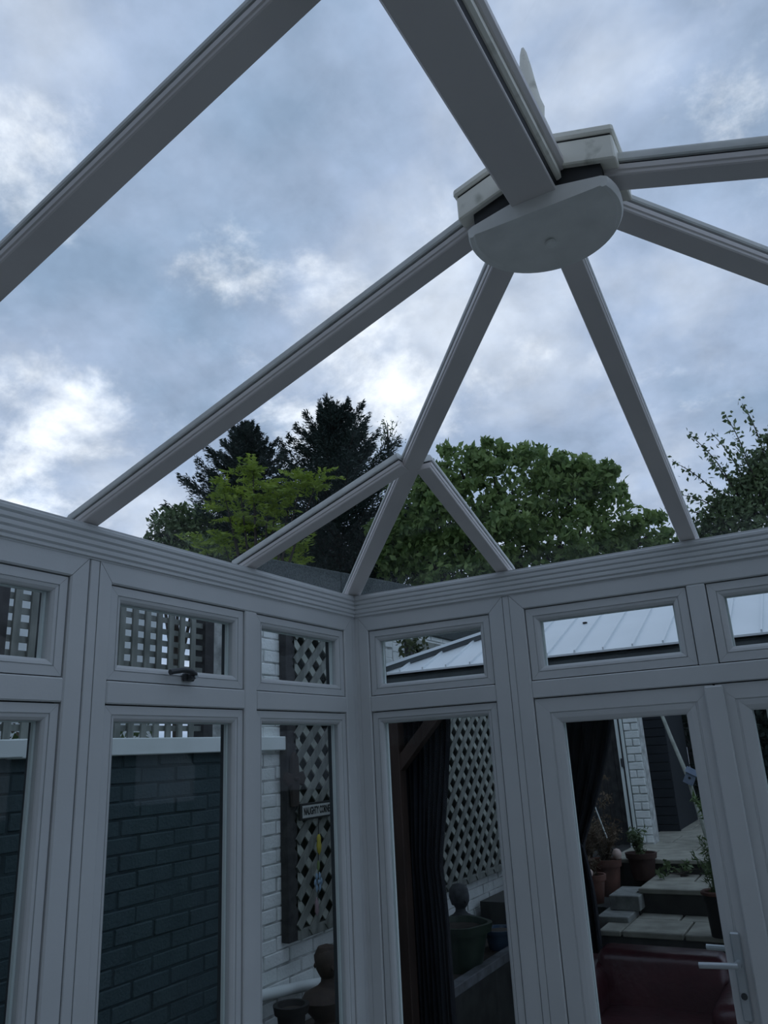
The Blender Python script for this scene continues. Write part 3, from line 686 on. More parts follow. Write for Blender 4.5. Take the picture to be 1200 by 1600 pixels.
# ---- tied-back curtains
M['curtain'] = mat('navy_curtain', (0.010, 0.013, 0.020), 0.9, (0.007, 0.009, 0.014), 20, 0.2, 90)
def curtain(name, axis, fixed, t0, w_top, w_tie, z_tie, z_top, z_bot, label, sgn=1, folds=9, tie=True):
    """hangs from z_top between t0 and t0+w_top, gathered towards t0 at z_tie, falls straight below"""
    n, rows = 60, 28; vs_ = []; fs_ = []
    for j in range(rows + 1):
        z = z_top + (z_bot - z_top) * j / rows
        if z > z_tie:
            q = (z_top - z) / (z_top - z_tie); w = w_top + (w_tie - w_top) * (q ** 1.25)
        else: w = w_tie * (1.0 + .10 * math.sin(min(1, (z_tie - z) / .4) * math.pi / 2))
        for i in range(n + 1):
            u = i / n; amp = .018 + .02 * (1 - w / w_top)
            off = amp * math.sin(u * folds * 2 * math.pi) + .006 * math.sin(u * 31 + j * .3)
            t = t0 + sgn * w * u
            vs_.append((t, fixed + off, z) if axis == 'x' else (fixed + off, t, z))
    for j in range(rows):
        for i in range(n): fs_.append((j*(n+1)+i, j*(n+1)+i+1, (j+1)*(n+1)+i+1, (j+1)*(n+1)+i))
    rt = root(name, (t0, fixed, z_bot) if axis == 'x' else (fixed, t0, z_bot), label, 'curtain', None)
    o = MB().add(vs_, fs_).build('drape', 'curtain', smooth=True); md = o.modifiers.new('thick', 'SOLIDIFY'); md.thickness = .004; put(o, rt)
    tb = MB()
    c0 = (t0 - sgn * .01, t0 + sgn * w_tie)
    if axis == 'x': tb.box(min(c0), max(c0), fixed - .055, fixed + .055, z_tie - .02, z_tie + .02)
    else: tb.box(fixed - .055, fixed + .055, min(c0), max(c0), z_tie - .02, z_tie + .02)
    if tie: o = tb.build('tie_band', 'curtain', bevel=.015); put(o, rt)
    rail = MB().tube([(t0, fixed, z_top), (t0 + sgn * w_top * 1.05, fixed, z_top)] if axis == 'x' else [(fixed, t0, z_top), (fixed, t0 + sgn * w_top * 1.05, z_top)], .010, 8).build('curtain_rail', 'fascia', smooth=True); put(rail, rt)
curtain('gazebo_curtain', 'x', GY0 + .20, GX0 + .02, .335, .215, 1.20, 2.04, .02, 'dark navy curtain hanging beside the near brown gazebo post', tie=False)
curtain('gazebo_curtain', 'x', GY1 - .16, GX0 + .14, .76, .42, 1.10, 2.04, .02, 'dark navy curtain gathered to one side, seen through the left glazed door')

# ---- leather sofa under the gazebo
M['leather'] = mat('burgundy_leather', (0.075, 0.022, 0.028), 0.30, (0.050, 0.015, 0.020), 7, 0.25, 25)
def cushion(name, x0, x1, y0, y1, z0, z1, parent, bev=.05, tilt=0.0):
    mb = MB().box(x0, x1, y0, y1, z0, z1)
    if tilt:
        mb.v = [(v[0], v[1] + tilt * (v[2] - z0), v[2]) for v in mb.v]
    o = mb.build(name, 'leather', bevel=bev, segs=4, smooth=True); put(o, parent); return o
sf = root('leather_sofa', (.62, 2.0, 0), 'burgundy leather sofa standing under the gazebo outside the glazed doors', 'sofa')
cushion('base', .12, 1.05, 1.55, 2.22, .08, .34, sf, .03)
cushion('seat_cushion', .30, .90, 1.52, 2.05, .34, .46, sf, .045)
cushion('backrest', .26, .92, 1.86, 2.06, .36, .70, sf, .05, .25)
cushion('armrest', .10, .32, 1.50, 2.18, .30, .64, sf, .08)
cushion('armrest', .88, 1.08, 1.50, 2.18, .30, .60, sf, .08)
for (x, y) in ((.17, 1.6), (1.0, 1.6), (.17, 2.16), (1.0, 2.16)):
    o = MB().lathe([(.02, 0), (.028, .1)], (x, y, .013), 10).build('foot', 'wood_dark', smooth=True); put(o, sf)
# ================================================================== STEPS, PATH, BLOCKS
steps = MB()
TR = [(3.02, .38, .0), (3.10, .530, .0), (3.66, .700, .10), (4.33, .810, .10)]
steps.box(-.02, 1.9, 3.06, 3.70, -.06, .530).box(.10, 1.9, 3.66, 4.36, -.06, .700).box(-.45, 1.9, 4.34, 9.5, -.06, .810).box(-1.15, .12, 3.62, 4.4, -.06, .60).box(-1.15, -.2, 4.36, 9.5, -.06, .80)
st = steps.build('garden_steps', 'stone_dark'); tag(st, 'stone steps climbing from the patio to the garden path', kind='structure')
def slab(x0, x1, y0, y1, z, th=.034):
    o = MB().box(x0 + .006, x1 - .006, y0 + .006, y1 - .006, z - th, z + rnd.uniform(-.003, .003)).build('paving_slab', 'paving', bevel=.006); o.parent = st
for (x0, x1, y0, y1) in ((-.04, .12, 3.03, 3.66), (.12, .52, 3.03, 3.46), (.12, .42, 3.46, 3.66), (.42, .95, 3.46, 3.66), (.52, 1.0, 3.03, 3.46), (1.0, 1.5, 3.03, 3.66)): slab(x0, x1, y0, y1, .565)
for (x0, x1, y0, y1) in ((.12, .72, 3.62, 4.0), (.12, .46, 4.0, 4.34), (.46, .95, 4.0, 4.34), (.72, 1.3, 3.62, 4.0), (.95, 1.5, 4.0, 4.34)): slab(x0, x1, y0, y1, .735)
y = 4.30; i = 0
while y < 8.0:
    for x0, x1 in (((-.25, .35), (.35, .95), (.95, 1.5)) if i % 2 else ((-.25, .05), (.05, .65), (.65, 1.5))): slab(x0, x1, y, y + .58, .845)
    y += .58; i += 1
# concrete blocks stepping up beside the steps
bl = 0
for (x, y, z, wx, wy, h, lb) in ((-.12, 3.46, .50, .20, .28, .10, 'lowest grey concrete block of the stepped edging'), (.0, 3.50, .60, .22, .40, .10, 'second grey concrete block up in the stepped edging'), (.04, 3.72, .70, .22, .40, .10, 'topmost grey concrete block of the stepped edging by the dark terracotta pot')):
    o = box('concrete_block', x - wx / 2, x + wx / 2, y - wy / 2, y + wy / 2, z - h, z, 'block', bevel=.006); tag(o, lb, 'block', 'stepped edging blocks')
o = box('edging_wall', -.30, -.06, 3.05, 3.62, -.02, .40, 'block', bevel=.006); tag(o, 'low grey block wall at the left end of the first step', 'wall')

# ================================================================== foliage helper
def leaves_mesh(name, P, size, m, parent, rng, aspect=.45, droop=.25, dirs=None, jitter=.35):
    """numpy array of points -> one mesh of folded rhombic leaves"""
    n = len(P); s = size * rng.uniform(1 - jitter, 1 + jitter, (n, 1))
    a = rng.normal(size=(n, 3)) if dirs is None else dirs + rng.normal(scale=.45, size=(n, 3))
    a[:, 2] -= droop; a /= np.linalg.norm(a, axis=1, keepdims=True)
    b = np.cross(a, rng.normal(size=(n, 3))); b /= np.linalg.norm(b, axis=1, keepdims=True); c = np.cross(a, b)
    v = np.empty((n, 4, 3)); v[:, 0] = P - a * s * .5; v[:, 2] = P + a * s * .5
    v[:, 1] = P + b * s * aspect * .5 + c * s * .08; v[:, 3] = P - b * s * aspect * .5 + c * s * .08
    me = bpy.data.meshes.new(name); me.vertices.add(n * 4); me.vertices.foreach_set('co', v.reshape(-1).astype(np.float32))
    me.loops.add(n * 4); me.polygons.add(n)
    me.loops.foreach_set('vertex_index', np.arange(n * 4, dtype=np.int32)); me.polygons.foreach_set('loop_start', np.arange(0, n * 4, 4, dtype=np.int32))
    me.update(calc_edges=True); me.validate(); me.materials.append(M[m])
    o = link(bpy.data.objects.new(name, me)); o['kind'] = 'stuff'
    if parent is not None: put(o, parent)
    return o
def clump_pts(clumps, dens, rng, shell=.55):
    out = []
    for (x, y, z, r_) in clumps:
        n = max(8, int(dens * (r_ / .4) ** 2)); d = rng.normal(size=(n, 3)); d /= np.linalg.norm(d, axis=1, keepdims=True)
        rad = r_ * (shell + (1 - shell) * rng.uniform(0, 1, (n, 1)) ** .6) * rng.uniform(.85, 1.12, (n, 1)); out.append(np.array((x, y, z)) + d * rad * np.array((1, 1, .85)))
    return np.concatenate(out)
M['leaf_big'] = mat('broad_green_leaf', (0.10, 0.175, 0.055), 0.5, (0.27, 0.37, 0.13), 6.0, trans=.45, spec=.3)
M['leaf_dark'] = mat('dark_evergreen_needle', (0.018, 0.034, 0.028), 0.7, (0.034, 0.058, 0.046), 3.0, trans=.1)
M['leaf_lime'] = mat('lime_green_leaf', (0.17, 0.26, 0.035), 0.5, (0.34, 0.44, 0.07), 4.0, trans=.45)
M['leaf_mid'] = mat('mid_green_leaf', (0.075, 0.12, 0.05), 0.5, (0.14, 0.20, 0.085), 6.0, trans=.25)
M['leaf_olive'] = mat('olive_leaf', (0.055, 0.075, 0.03), 0.55, (0.09, 0.11, 0.04), 6.0, trans=.25)
M['leaf_dry'] = mat('dry_brown_leaf', (0.10, 0.075, 0.05), 0.8, (0.16, 0.12, 0.08), 12.0, trans=.2)
M['bark'] = mat('tree_bark', (0.05, 0.04, 0.032), 0.9, (0.03, 0.025, 0.02), 14, 0.4, 30)

# ---- broadleaf tree behind the corner
big = [(-2.94, 6.65, 5.32, 0.55), (-2.29, 6.7, 5.52, 0.45), (-1.97, 7.04, 5.75, 0.29), (-1.39, 7.39, 5.65, 0.33), (-1.65, 6.93, 5.21, 0.49), (-1.2, 7.46, 5.11, 0.54), (-0.75, 7.89, 5.28, 0.46), (-0.99, 7.89, 5.58, 0.37), (-0.54, 7.85, 4.7, 0.45), (-0.25, 8.42, 4.56, 0.35), (-0.06, 8.79, 4.49, 0.24), (-2.46, 6.51, 4.8, 0.57), (-1.75, 6.76, 4.54, 0.56), (-1.11, 7.18, 4.34, 0.52), (-3.2, 6.76, 4.63, 0.55), (-2.37, 6.58, 4.08, 0.52), (-3.5, 7.09, 4.41, 0.45), (-1.61, 6.93, 3.94, 0.51), (-0.86, 7.76, 4.14, 0.49), (-2.51, 6.47, 5.17, 0.35)]
rng = np.random.default_rng(4)
def trunk(mb, base, tips, r0):
    b = Vector(base); mid = b + Vector((0, 0, (min(t_[2] for t_ in tips) - b.z) * .6))
    mb.tube([b, (b + mid) / 2 + Vector((.05, .03, 0)), mid], r0, 10, r0 * .7)
    for t_ in tips:
        T_ = Vector(t_); mb.tube([mid, mid.lerp(T_, .5) + Vector((0, 0, min(.25, .4 * abs(T_.z - mid.z)))), T_], r0 * .5, 7, r0 * .1)
    return mb
bt = root('broadleaf_tree', (-1.8, 7.4, .0), 'wide bushy green broadleaf tree rising behind the corner of the conservatory', 'tree')
o = trunk(MB(), (-1.8, 7.4, 0), [c[:3] for c in big], .16).build('trunk', 'bark', smooth=True); put(o, bt)
sub = []
for (x, y, z, r_) in big:      # break each lobe into small leafy sprays
    for k in range(9):
        d = rng.normal(size=3); d /= np.linalg.norm(d); q = r_ * rng.uniform(.6, 1.15); sub.append((x + d[0] * q, y + d[1] * q, z + d[2] * q * .85, r_ * rng.uniform(.20, .42)))
P = np.concatenate([clump_pts(big, 260, rng, .2), clump_pts(sub, 620, rng, .2)])
leaves_mesh('foliage', P, .115, 'leaf_big', bt, rng, .5, .55)

# ---- right-hand tree with upright leafy shoots
rt_ = root('shoot_tree', (1.35, 6.0, .0), 'tree with long arching leafy shoots at the right edge of the view', 'tree')
right = [(1.19, 5.83, 3.99, 0.3), (0.86, 5.9, 3.92, 0.22), (1.47, 5.9, 4.2, 0.28), (1.6, 6.05, 4.5, 0.2), (0.66, 5.93, 3.84, 0.12), (1.25, 5.76, 3.62, 0.32), (1.78, 6.15, 4.02, 0.47), (.95, 5.9, 3.6, .35), (1.46, 5.9, 4.48, .22), (1.28, 5.85, 4.28, .2), (1.66, 6.0, 4.75, .18), (1.0, 5.85, 4.12, .16)]
o = trunk(MB(), (1.35, 6.0, 0), [c[:3] for c in right], .10).build('trunk', 'bark', smooth=True); put(o, rt_)
P = [clump_pts(right, 1900, rng, .15)]; Dm = []; sh = MB()
shoots = [((1.1, 5.85, 4.0), (.62, 5.6, 4.62)), ((1.2, 5.85, 4.1), (.84, 5.55, 4.86)), ((1.3, 5.85, 4.1), (1.06, 5.5, 4.80)), ((1.35, 5.9, 4.2), (1.22, 5.55, 4.98)), ((1.5, 5.9, 4.3), (1.40, 5.6, 5.08)), ((1.0, 5.85, 3.95), (.66, 5.7, 4.25)), ((1.55, 5.9, 4.3), (1.66, 5.7, 4.95)), ((.95, 5.9, 3.9), (.52, 5.75, 4.12)), ((1.2, 5.8, 4.0), (.98, 5.5, 4.52)), ((1.4, 5.8, 4.0), (1.25, 5.5, 4.62))]
for a, b in shoots:
    a = np.array(a); b = np.array(b); m_ = (a + b) / 2 + np.array((.06, 0, .10)); pts = [(1 - t_) ** 2 * a + 2 * t_ * (1 - t_) * m_ + t_ * t_ * b for t_ in np.linspace(0, 1, 14)]
    sh.tube([tuple(q) for q in pts], .009, 5, .003)
    q = np.array(pts); q = np.repeat(q, 5, axis=0); P.append(q + rng.normal(scale=.030, size=q.shape))
o = sh.build('shoots', 'bark', smooth=True); put(o, rt_)
leaves_mesh('foliage', np.concatenate(P), .062, 'leaf_mid', rt_, rng, .5, .35)

# ---- two dark conifers
def conifer(name, base, top, z_low, rad, label, seed, n_br=170, up=.35, power=1.0, tip=.22, fan=.30, size=.08):
    rg = np.random.default_rng(seed); bx, by = base[0], base[1]; H = top[2]
    t = root(name, (bx, by, 0), label, 'tree'); mb = MB().tube([(bx, by, 0), (bx, by, z_low), (top[0], top[1], H - .05)], .16, 8, .012); Ps = []; Ds = []
    for i in range(n_br):
        f_ = (i + rg.uniform(0, 1)) / n_br; f_ = f_ ** .85; z = z_low + (H - z_low) * f_; a = i * 2.39996 + rg.uniform(-.3, .3)
        L_ = (rad * (1 - f_) ** power + tip * (1 - f_ * .6)) * rg.uniform(.62, 1.25)
        cx, cy = bx + (top[0] - bx) * f_, by + (top[1] - by) * f_
        d = np.array((math.cos(a), math.sin(a), 0)); sd = np.array((-d[1], d[0], 0)); k = int(150 + 330 * L_)
        w = rg.uniform(.10, 1, k) ** .8; lat = rg.normal(size=k) * fan * L_ * (1.12 - w) * (.3 + w) * .9
        lift = (up + .5 * f_) * L_ * w ** 1.6 - .10 * L_ * w
        p_ = np.array((cx, cy, z)) + d * (L_ * w)[:, None] + sd * lat[:, None] + np.array((0, 0, 1)) * (lift - np.abs(lat) * .18 + rg.normal(size=k) * .035)[:, None]
        Ps.append(p_); Ds.append(d * 1.0 + sd * (np.sign(lat) * .7)[:, None] + np.array((0, 0, .35)))
        if L_ > .4: mb.tube([(cx, cy, z), tuple(np.array((cx, cy, z)) + d * L_ * .5 + np.array((0, 0, (up + .5 * f_) * L_ * .33 - .05 * L_))), tuple(np.array((cx, cy, z)) + d * L_ * .96 + np.array((0, 0, (up + .5 * f_) * L_ * .93 - .1 * L_)))], .018, 5, .004)
    q = np.array((top[0], top[1], H)) - np.array((0, 0, 1)) * rg.uniform(0, .35, (160, 1)); Ps.append(q + rg.normal(scale=.03, size=q.shape)); Ds.append(np.tile(np.array((0, 0, 1.0)), (160, 1)))
    o = mb.build('trunk', 'bark', smooth=True); put(o, t)
    leaves_mesh('foliage', np.concatenate(Ps), size, 'leaf_dark', t, rg, .24, 0.0, np.concatenate(Ds))
conifer('conifer_tree', (-6.85, 7.45, 0), (-6.70, 7.36, 7.60), 4.2, 1.75, 'dark spreading conifer behind the lime green tree on the left', 21, 150, .30, .9)
conifer('conifer_tree', (-4.95, 7.55, 0), (-4.80, 7.34, 7.36), 3.9, 1.45, 'dark bushy conifer standing left of the roof hip', 33, 150, .40, .6, .22, .34)

# ---- lime green tree with feathery compound leaves
lg = [(-3.74, 3.92, 5.02), (-3.91, 3.89, 4.85), (-4.08, 3.81, 4.79), (-3.62, 4.06, 4.8), (-3.79, 4.03, 4.62), (-3.94, 3.99, 4.49), (-4.06, 3.9, 4.57), (-3.61, 4.16, 4.54), (-3.29, 4.24, 4.83), (-3.12, 4.32, 4.86), (-3.42, 4.22, 4.68), (-3.78, 4.14, 4.34), (-3.97, 4.08, 4.2), (-4.2, 3.95, 4.22), (-4.4, 3.85, 4.17), (-3.61, 4.34, 4.04), (-3.41, 4.45, 4.06)]
lt = root('feathery_tree', (-3.8, 4.1, .0), 'small lime green tree with feathery leaves in front of the conifers', 'tree')
o = trunk(MB(), (-3.8, 4.1, 0), lg, .05).build('trunk', 'bark', smooth=True); put(o, lt)
P = []; Dl = []
for c in lg:
    for k in range(15):
        d = rng.normal(size=3); d[2] = abs(d[2]) * .5 + .15; d /= np.linalg.norm(d); side = np.cross(d, (0, 0, 1)); side /= np.linalg.norm(side)
        st0 = np.array(c) + rng.normal(scale=.075, size=3); L_ = rng.uniform(.16, .26)
        for q in range(8):
            p_ = st0 + d * L_ * (q + 1) / 8 - np.array((0, 0, .05)) * ((q + 1) / 8) ** 2
            for sgn in (-1, 1): P.append(p_ + side * sgn * .03); Dl.append(side * sgn * 1.3 + d * .8)
leaves_mesh('foliage', np.array(P), .075, 'leaf_lime', lt, rng, .32, .1, np.array(Dl))

# ---- shrubs and dark trees between
def bush(name, clumps, m, size, label, dens=420, z0=0.0, shell=.2):
    cx = sum(c[0] for c in clumps) / len(clumps); cy = sum(c[1] for c in clumps) / len(clumps)
    t = root(name, (cx, cy, z0), label, 'tree' if clumps[0][2] > 3 else 'shrub')
    o = trunk(MB(), (cx, cy, z0), [c[:3] for c in clumps], .07 if clumps[0][2] > 3 else .012).build('trunk', 'bark', smooth=True); put(o, t)
    leaves_mesh('foliage', clump_pts(clumps, dens, rng, shell), size, m, t, rng, .5, .2); return t
bush('leafy_tree', [(-6.83, 5.67, 5.36, 0.36), (-6.52, 5.84, 5.39, 0.38), (-7.14, 5.58, 5.14, 0.16), (-6.01, 5.73, 4.81, 0.38), (-6.78, 5.84, 4.97, 0.45)], 'leaf_mid', .085, 'rounded green tree top at the left, just above the eaves', 800)
bush('leafy_tree', [(-4.7, 8.9, 5.3, 0.68), (-4.4, 8.97, 5.7, 0.5), (-6.25, 8.6, 5.51, 0.7), (-4.92, 8.4, 4.78, 0.65), (-3.7, 8.9, 5.0, .6), (-5.7, 8.5, 4.9, .6)], 'leaf_dark', .10, 'dark tree filling the gap between the conifer and the broadleaf tree', 900)
tw = root('twiggy_tree', (-5.1, 9.6, 0), 'thin sparse twiggy tree top against the sky, left of the roof hip', 'tree'); mb = MB().tube([(-5.1, 9.6, 0), (-5.2, 9.65, 5.5), (-4.95, 9.5, 7.2), (-4.9, 9.43, 7.95)], .06, 6, .008); P = []
for k in range(46):
    f_ = rng.uniform(0, 1); b = np.array((-5.2, 9.65, 5.8)) * (1 - f_) + np.array((-4.9, 9.43, 7.8)) * f_; d = rng.normal(size=3); d[2] = abs(d[2]) + .3; d /= np.linalg.norm(d); e = b + d * rng.uniform(.25, .6)
    mb.tube([tuple(b), tuple(e)], .010, 4, .003); q = b + (e - b) * rng.uniform(.3, 1.05, (16, 1)); P.append(q + rng.normal(scale=.05, size=q.shape))
o = mb.build('trunk', 'bark'); put(o, tw); leaves_mesh('foliage', np.concatenate(P), .055, 'leaf_mid', tw, rng, .5, .1)
# climber between the two diamond trellises
bush('climbing_ivy', [(WX + .21, 2.35, 1.9, .13), (WX + .22, 2.45, 2.3, .15), (WX + .22, 2.40, 2.55, .14), (WX + .21, 2.3, 1.4, .13), (WX + .20, 2.25, 1.1, .12), (WX + .21, 2.42, 2.1, .13)], 'leaf_olive', .05, 'olive green climber growing between the two diamond trellises', 1000, .415)
# scrubby growth behind the square trellis
bush('tangled_shrub', [(-1.75, -.35, 2.0, .24), (-1.8, -.12, 2.0, .2), (-1.7, -.9, 2.05, .26)], 'leaf_dry', .05, 'dry tangled shrub behind the square trellis fence', 220)
bush('tangled_shrub', [(-2.5, .1, 1.75, .30), (-2.5, .5, 1.8, .35), (-2.5, 1.0, 1.9, .3)], 'leaf_mid', .06, 'green shrub behind the square trellis fence', 500)
nb = MB().box(-5.6, -4.2, -3.6, 3.0, -.06, 3.42).build('neighbour_building', mat('pale_render', (0.80, 0.85, 0.86), .9, (0.72, 0.77, 0.78), 3)); tag(nb, 'pale rendered neighbouring building behind the square trellis fence', 'building')
o = MB().box(-5.7, -4.1, -3.7, 3.1, 3.42, 3.48).build('roof_slab', 'felt', nb)
for yy_ in (-2.6, -1.2, .6, 1.9):
    o = box('window_frame', -4.21, -4.17, yy_ - .35, yy_ + .35, 1.0, 2.1, 'wood_dark', nb); o2 = box('window_pane', -4.169, -4.165, yy_ - .30, yy_ + .30, 1.05, 2.05, 'glass', nb)

# ================================================================== THROUGH THE GLAZED DOOR
# white brick pier with a door frame
pr_ = root('brick_pier', (-.15, 5.4, .81), 'white painted brick pier with a white timber frame at the top of the steps', 'pier')
o = box('pier_core', -.215, -.075, 5.312, 5.55, .80, 2.40, 'mortar_white'); put(o, pr_)
bmf = MB().box(-.0675, .0675, -.10, 0, -.0315, .0315).build('brick', 'brick_white', bevel=.005); bd = bmf.data; bpy.data.objects.remove(bmf)
bmh = MB().box(-.031, .031, -.10, 0, -.0315, .0315).build('brick', 'brick_white', bevel=.005); bdh = bmh.data; bpy.data.objects.remove(bmh)
for i in range(21):
    z = .85 + (i + .5) * .073
    if i % 2: items = ((bd, -.145),)
    else: items = ((bdh, -.181), (bdh, -.109))
    for d_, x_ in items:
        b_ = bpy.data.objects.new('brick', d_); link(b_); b_.location = (x_ + rnd.uniform(-.002, .002), 5.40 + rnd.uniform(-.003, .003) - .0, z); put(b_, pr_)
for (x0, x1) in ((-.295, -.222),):
    o = box('frame_jamb', x0, x1, 5.29, 5.37, .80, 2.40, 'coping', bevel=.004); put(o, pr_)
o = box('jamb_slot', -.262, -.248, 5.286, 5.2895, .92, 2.25, 'gasket'); put(o, pr_)
o = box('latch', -.275, -.255, 5.262, 5.29, 1.54, 1.62, 'handle_dark', bevel=.003); put(o, pr_)
# dark shed and dark fence beyond
M['navy'] = mat('navy_shed_paint', (0.007, 0.012, 0.018), 0.8, (0.011, 0.017, 0.024), 8, 0.3, 40)
sd = root('garden_shed', (-.2, 7.6, .8), 'dark navy boarded shed beyond the white brick pier', 'shed')
o = box('shed_body', -1.1, -.05, 6.45, 7.7, .80, 2.9, 'navy'); put(o, sd)
z = .82
while z < 2.88:
    o = MB().box(-1.11, -.03, 6.425, 6.45, z, z + .085).build('cladding_board', 'navy', bevel=.004); put(o, sd); z += .09
o = box('shed_roof', -1.12, .05, 6.3, 7.8, 2.9, 2.96, 'felt'); put(o, sd)
gf = root('dark_fence', (-.75, 5.5, .8), 'dark charcoal timber screen left of the white brick pier', 'fence')
for k in range(8):
    o = box('fence_board', -1.14 + k * .105, -1.14 + k * .105 + .1, 5.56, 5.58, .80, 2.6, 'wood_dark'); put(o, gf)
# hedge at the end of the path
bush('dark_hedge', [(.30, 8.5, 1.3, .5), (.55, 8.6, 2.1, .6), (.1, 8.7, 2.0, .5), (1.1, 8.7, 1.5, .6), (1.2, 8.8, 2.3, .6), (.6, 8.6, 1.2, .5), (1.8, 8.7, 1.8, .7), (.7, 8.8, 2.7, .5), (1.5, 8.8, 2.7, .5)], 'leaf_dark', .09, 'dark leafy hedge at the far end of the garden path', 1200, .81, .3)
# plants and pots
def sprig(t, base, n, h, spread, m, size, rg_seed, aspect=.3):
    rg = np.random.default_rng(rg_seed); mb = MB(); P = []; D_ = []
    for k in range(n):
        a = rg.uniform(0, 2 * math.pi); q = rg.uniform(.3, 1) * spread; e = np.array((math.cos(a) * q, math.sin(a) * q, h * rg.uniform(.6, 1.05))); b = np.array((math.cos(a) * .02, math.sin(a) * .02, 0)); mid = np.array((e[0] * .35, e[1] * .35, e[2] * .65))
        pts = [(1 - u) ** 2 * b + 2 * u * (1 - u) * mid + u * u * e for u in np.linspace(0, 1, 7)]; mb.tube([tuple(np.array(base) + p_) for p_ in pts], .004, 4, .0015)
        for p_ in pts[1:]:
            for _ in range(4):
                P.append(np.array(base) + p_ + rg.normal(scale=.012, size=3)); d = rg.normal(size=3); d[2] *= .5; D_.append(d / np.linalg.norm(d) + e * .6)
    o = mb.build('stems', m, t); o = leaves_mesh('foliage', np.array(P), size, m, None, rg, aspect, .15, np.array(D_)); o.parent = t
M['leaf_fresh'] = mat('fresh_green_leaf', (0.10, 0.17, 0.06), 0.5, (0.16, 0.24, 0.09), 10, trans=.3)
p = pot('terracotta_pot', (-.03, 4.62, .845 - .16), .115, .20, 'terra_dark', 'dark terracotta pot with a small leafy plant below the white pier', rim=.012); sprig(p, (0, 0, .18), 16, .20, .12, 'leaf_mid', .045, 5)
p.location = (.03, 4.27, .70)
p = pot('terracotta_pot', (-.22, 4.10, .60), .115, .27, 'terracotta', 'tall terracotta pot with grassy leaves and a pale ball on its rim', rim=.012); sprig(p, (0, 0, .23), 22, .30, .16, 'leaf_dry', .07, 6, .12)
e = MB().lathe([(.003, -.042), (.024, -.034), (.036, -.012), (.036, .012), (.024, .034), (.003, .042)], (-.11, 4.06, .912), 14).build('decorative_ball', 'egg', smooth=True); tag(e, 'larger pale pink ball on the tall terracotta pot rim', 'ball', 'pale balls among the pots')
p = pot('terracotta_pot', (-.26, 3.78, .60), .105, .20, 'terracotta', 'squat terracotta pot with a small white ball, left of the stepped blocks', rim=.010); sprig(p, (0, 0, .17), 12, .16, .10, 'leaf_dry', .05, 7)
e = MB().lathe([(.003, -.03), (.018, -.024), (.027, -.008), (.027, .008), (.018, .024), (.003, .03)], (-.235, 3.66, .825), 14).build('decorative_ball', 'egg', smooth=True); tag(e, 'smaller pale ball on the squat terracotta pot', 'ball', 'pale balls among the pots')
p = pot('terracotta_pot', (-.20, 3.215, .40), .075, .20, 'terracotta', 'lowest terracotta pot standing by the lowest concrete block', rim=.008)
p = pot('terracotta_pot', (-.42, 4.30, .60), .12, .22, 'terracotta', 'terracotta pot farthest left in the group, below the dry shrub', rim=.012); sprig(p, (0, 0, .19), 20, .34, .2, 'leaf_dry', .06, 8, .2)
bush('dry_shrub', [(-.42, 4.75, 1.05, .16), (-.36, 4.78, 1.28, .10), (-.50, 4.7, .98, .16), (-.33, 4.8, 1.46, .055), (-.30, 4.78, 1.0, .10)], 'leaf_dry', .035, 'dry brown shrub growing in front of the dark timber screen', 1100, .80)
o = MB().tube([(-.43, 4.55, 1.42), (-.31, 4.6, .93)], .006, 6).build('garden_cane', 'coping', smooth=True); tag(o, 'thin pale garden cane leaning beside the dry shrub', 'cane')
bush('low_plant', [(.24, 4.20, .80, .07), (.36, 4.24, .80, .07), (.52, 4.26, .79, .05), (.22, 4.05, .77, .05)], 'leaf_mid', .045, 'low green plant spilling over the upper step', 900, .735)
p = pot('tall_pot', (.76, 3.06, .566), .085, .25, 'pot_black', 'tall black pot with a terracotta rim and bamboo leaves on the first step', rim=.006, taper=.85); sprig(p, (0, 0, .22), 13, .36, .13, 'leaf_fresh', .06, 9, .16)
MB().lathe([(.088, 0), (.100, .006), (.100, .020), (.088, .028), (.078, .020), (.078, .006), (.088, 0)], (0, 0, .238), 24).build('terracotta_rim', 'terracotta', p, smooth=True)
t = root('lily_plant', (.52, 5.3, .845), 'light green long-leaved plant leaning over the garden path', 'plant'); sprig(t, (0, 0, 0), 14, .42, .22, 'leaf_fresh', .12, 12, .22)
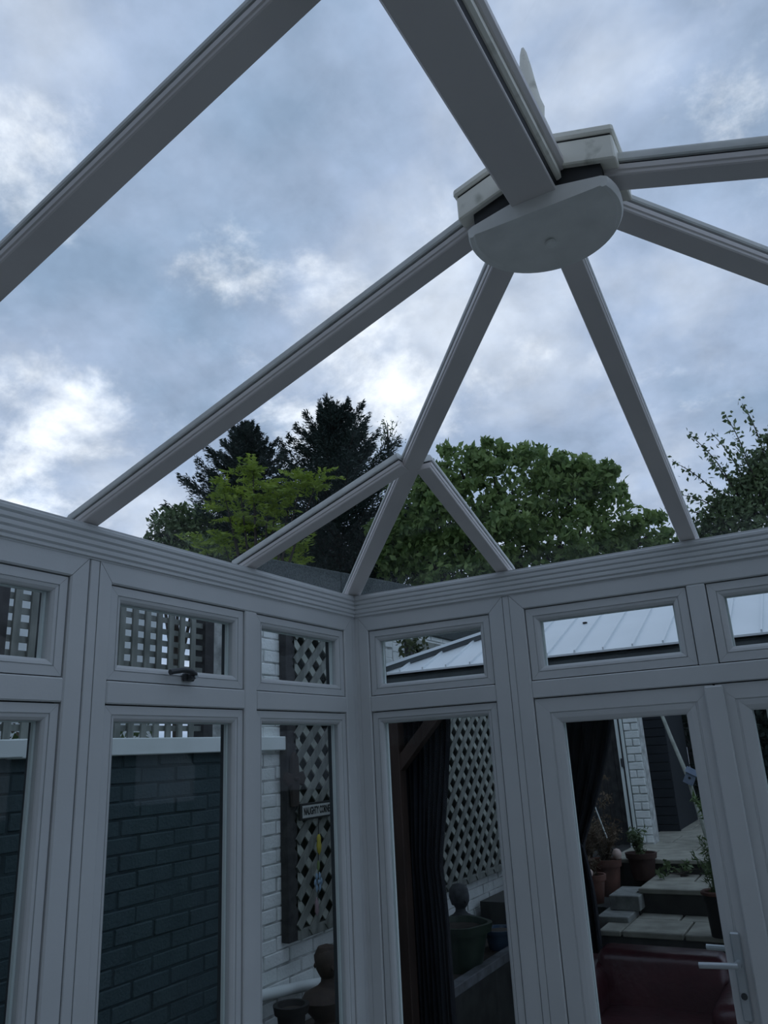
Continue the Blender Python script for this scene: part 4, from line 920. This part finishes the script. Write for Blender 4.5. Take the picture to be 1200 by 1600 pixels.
# leaning tools by the hedge
o = MB().tube([(.10, 5.62, 2.05), (.17, 5.6, 1.78), (.27, 5.58, 1.42), (.36, 5.55, .86)], .018, 8, .022).build('wooden_stake', 'wood_pale', smooth=True); tag(o, 'leaning wooden stake beside the dark hedge', 'stake')
M['pale_blue'] = mat('pale_blue_cloth', (0.17, 0.21, 0.27), 0.8, (0.11, 0.15, 0.21), 12, 0.2, 40)
bh = root('nesting_box', (.27, 5.52, 1.36), 'small pale blue nesting box hung on the leaning stake', 'nesting box')
bx_ = MB().box(-.045, .045, -.03, .03, 0, .10); o = bx_.build('box_body', 'pale_blue', bh); o = MB().add([(-.06, -.045, .10), (.06, -.045, .10), (.06, .045, .10), (-.06, .045, .10), (-.06, 0, .15), (.06, 0, .15)], [(0,1,5,4), (2,3,4,5), (0,4,3), (1,2,5), (3,2,1,0)]).build('box_roof', 'pale_blue', bh)
o = MB().lathe([(.012, 0), (.012, .003)], (0, 0, 0), 10).build('entrance_hole', 'gasket', bh); o.rotation_euler = (math.pi / 2, 0, 0); o.location = (0, -.031, .06); bh.rotation_euler = (0, .5, 0)
ps = root('folded_parasol', (1.13, 5.0, .845), 'folded pale blue parasol seen through the right glazed door', 'parasol')
MB().tube([(0, 0, 0), (0, 0, 1.15)], .02, 8).build('pole', 'wood_pale', ps, smooth=True)
MB().lathe([(.085, .32), (.10, .36), (.09, .55), (.07, .75), (.035, .84), (.004, .86)], (0, 0, 0), 20, wob=lambda a, z: 1 + .14 * math.sin(7 * a)).build('canopy', 'pale_blue', ps, smooth=True)
MB().lathe([(.13, 0), (.13, .03), (.03, .06)], (0, 0, 0), 16).build('base', 'stone_dark', ps, smooth=True)

rf2 = root('rear_backing', (.9, 9.4, .8), 'dark boarded backing added behind the hedge to block the bright sky gap', 'fence')  # added dark backing, keeps bright sky from showing through the hedge
for k in range(30):
    o = box('fence_board', -1.1 + k * .155, -1.1 + k * .155 + .15, 9.40, 9.42, .80, 2.95, 'wood_dark'); put(o, rf2)
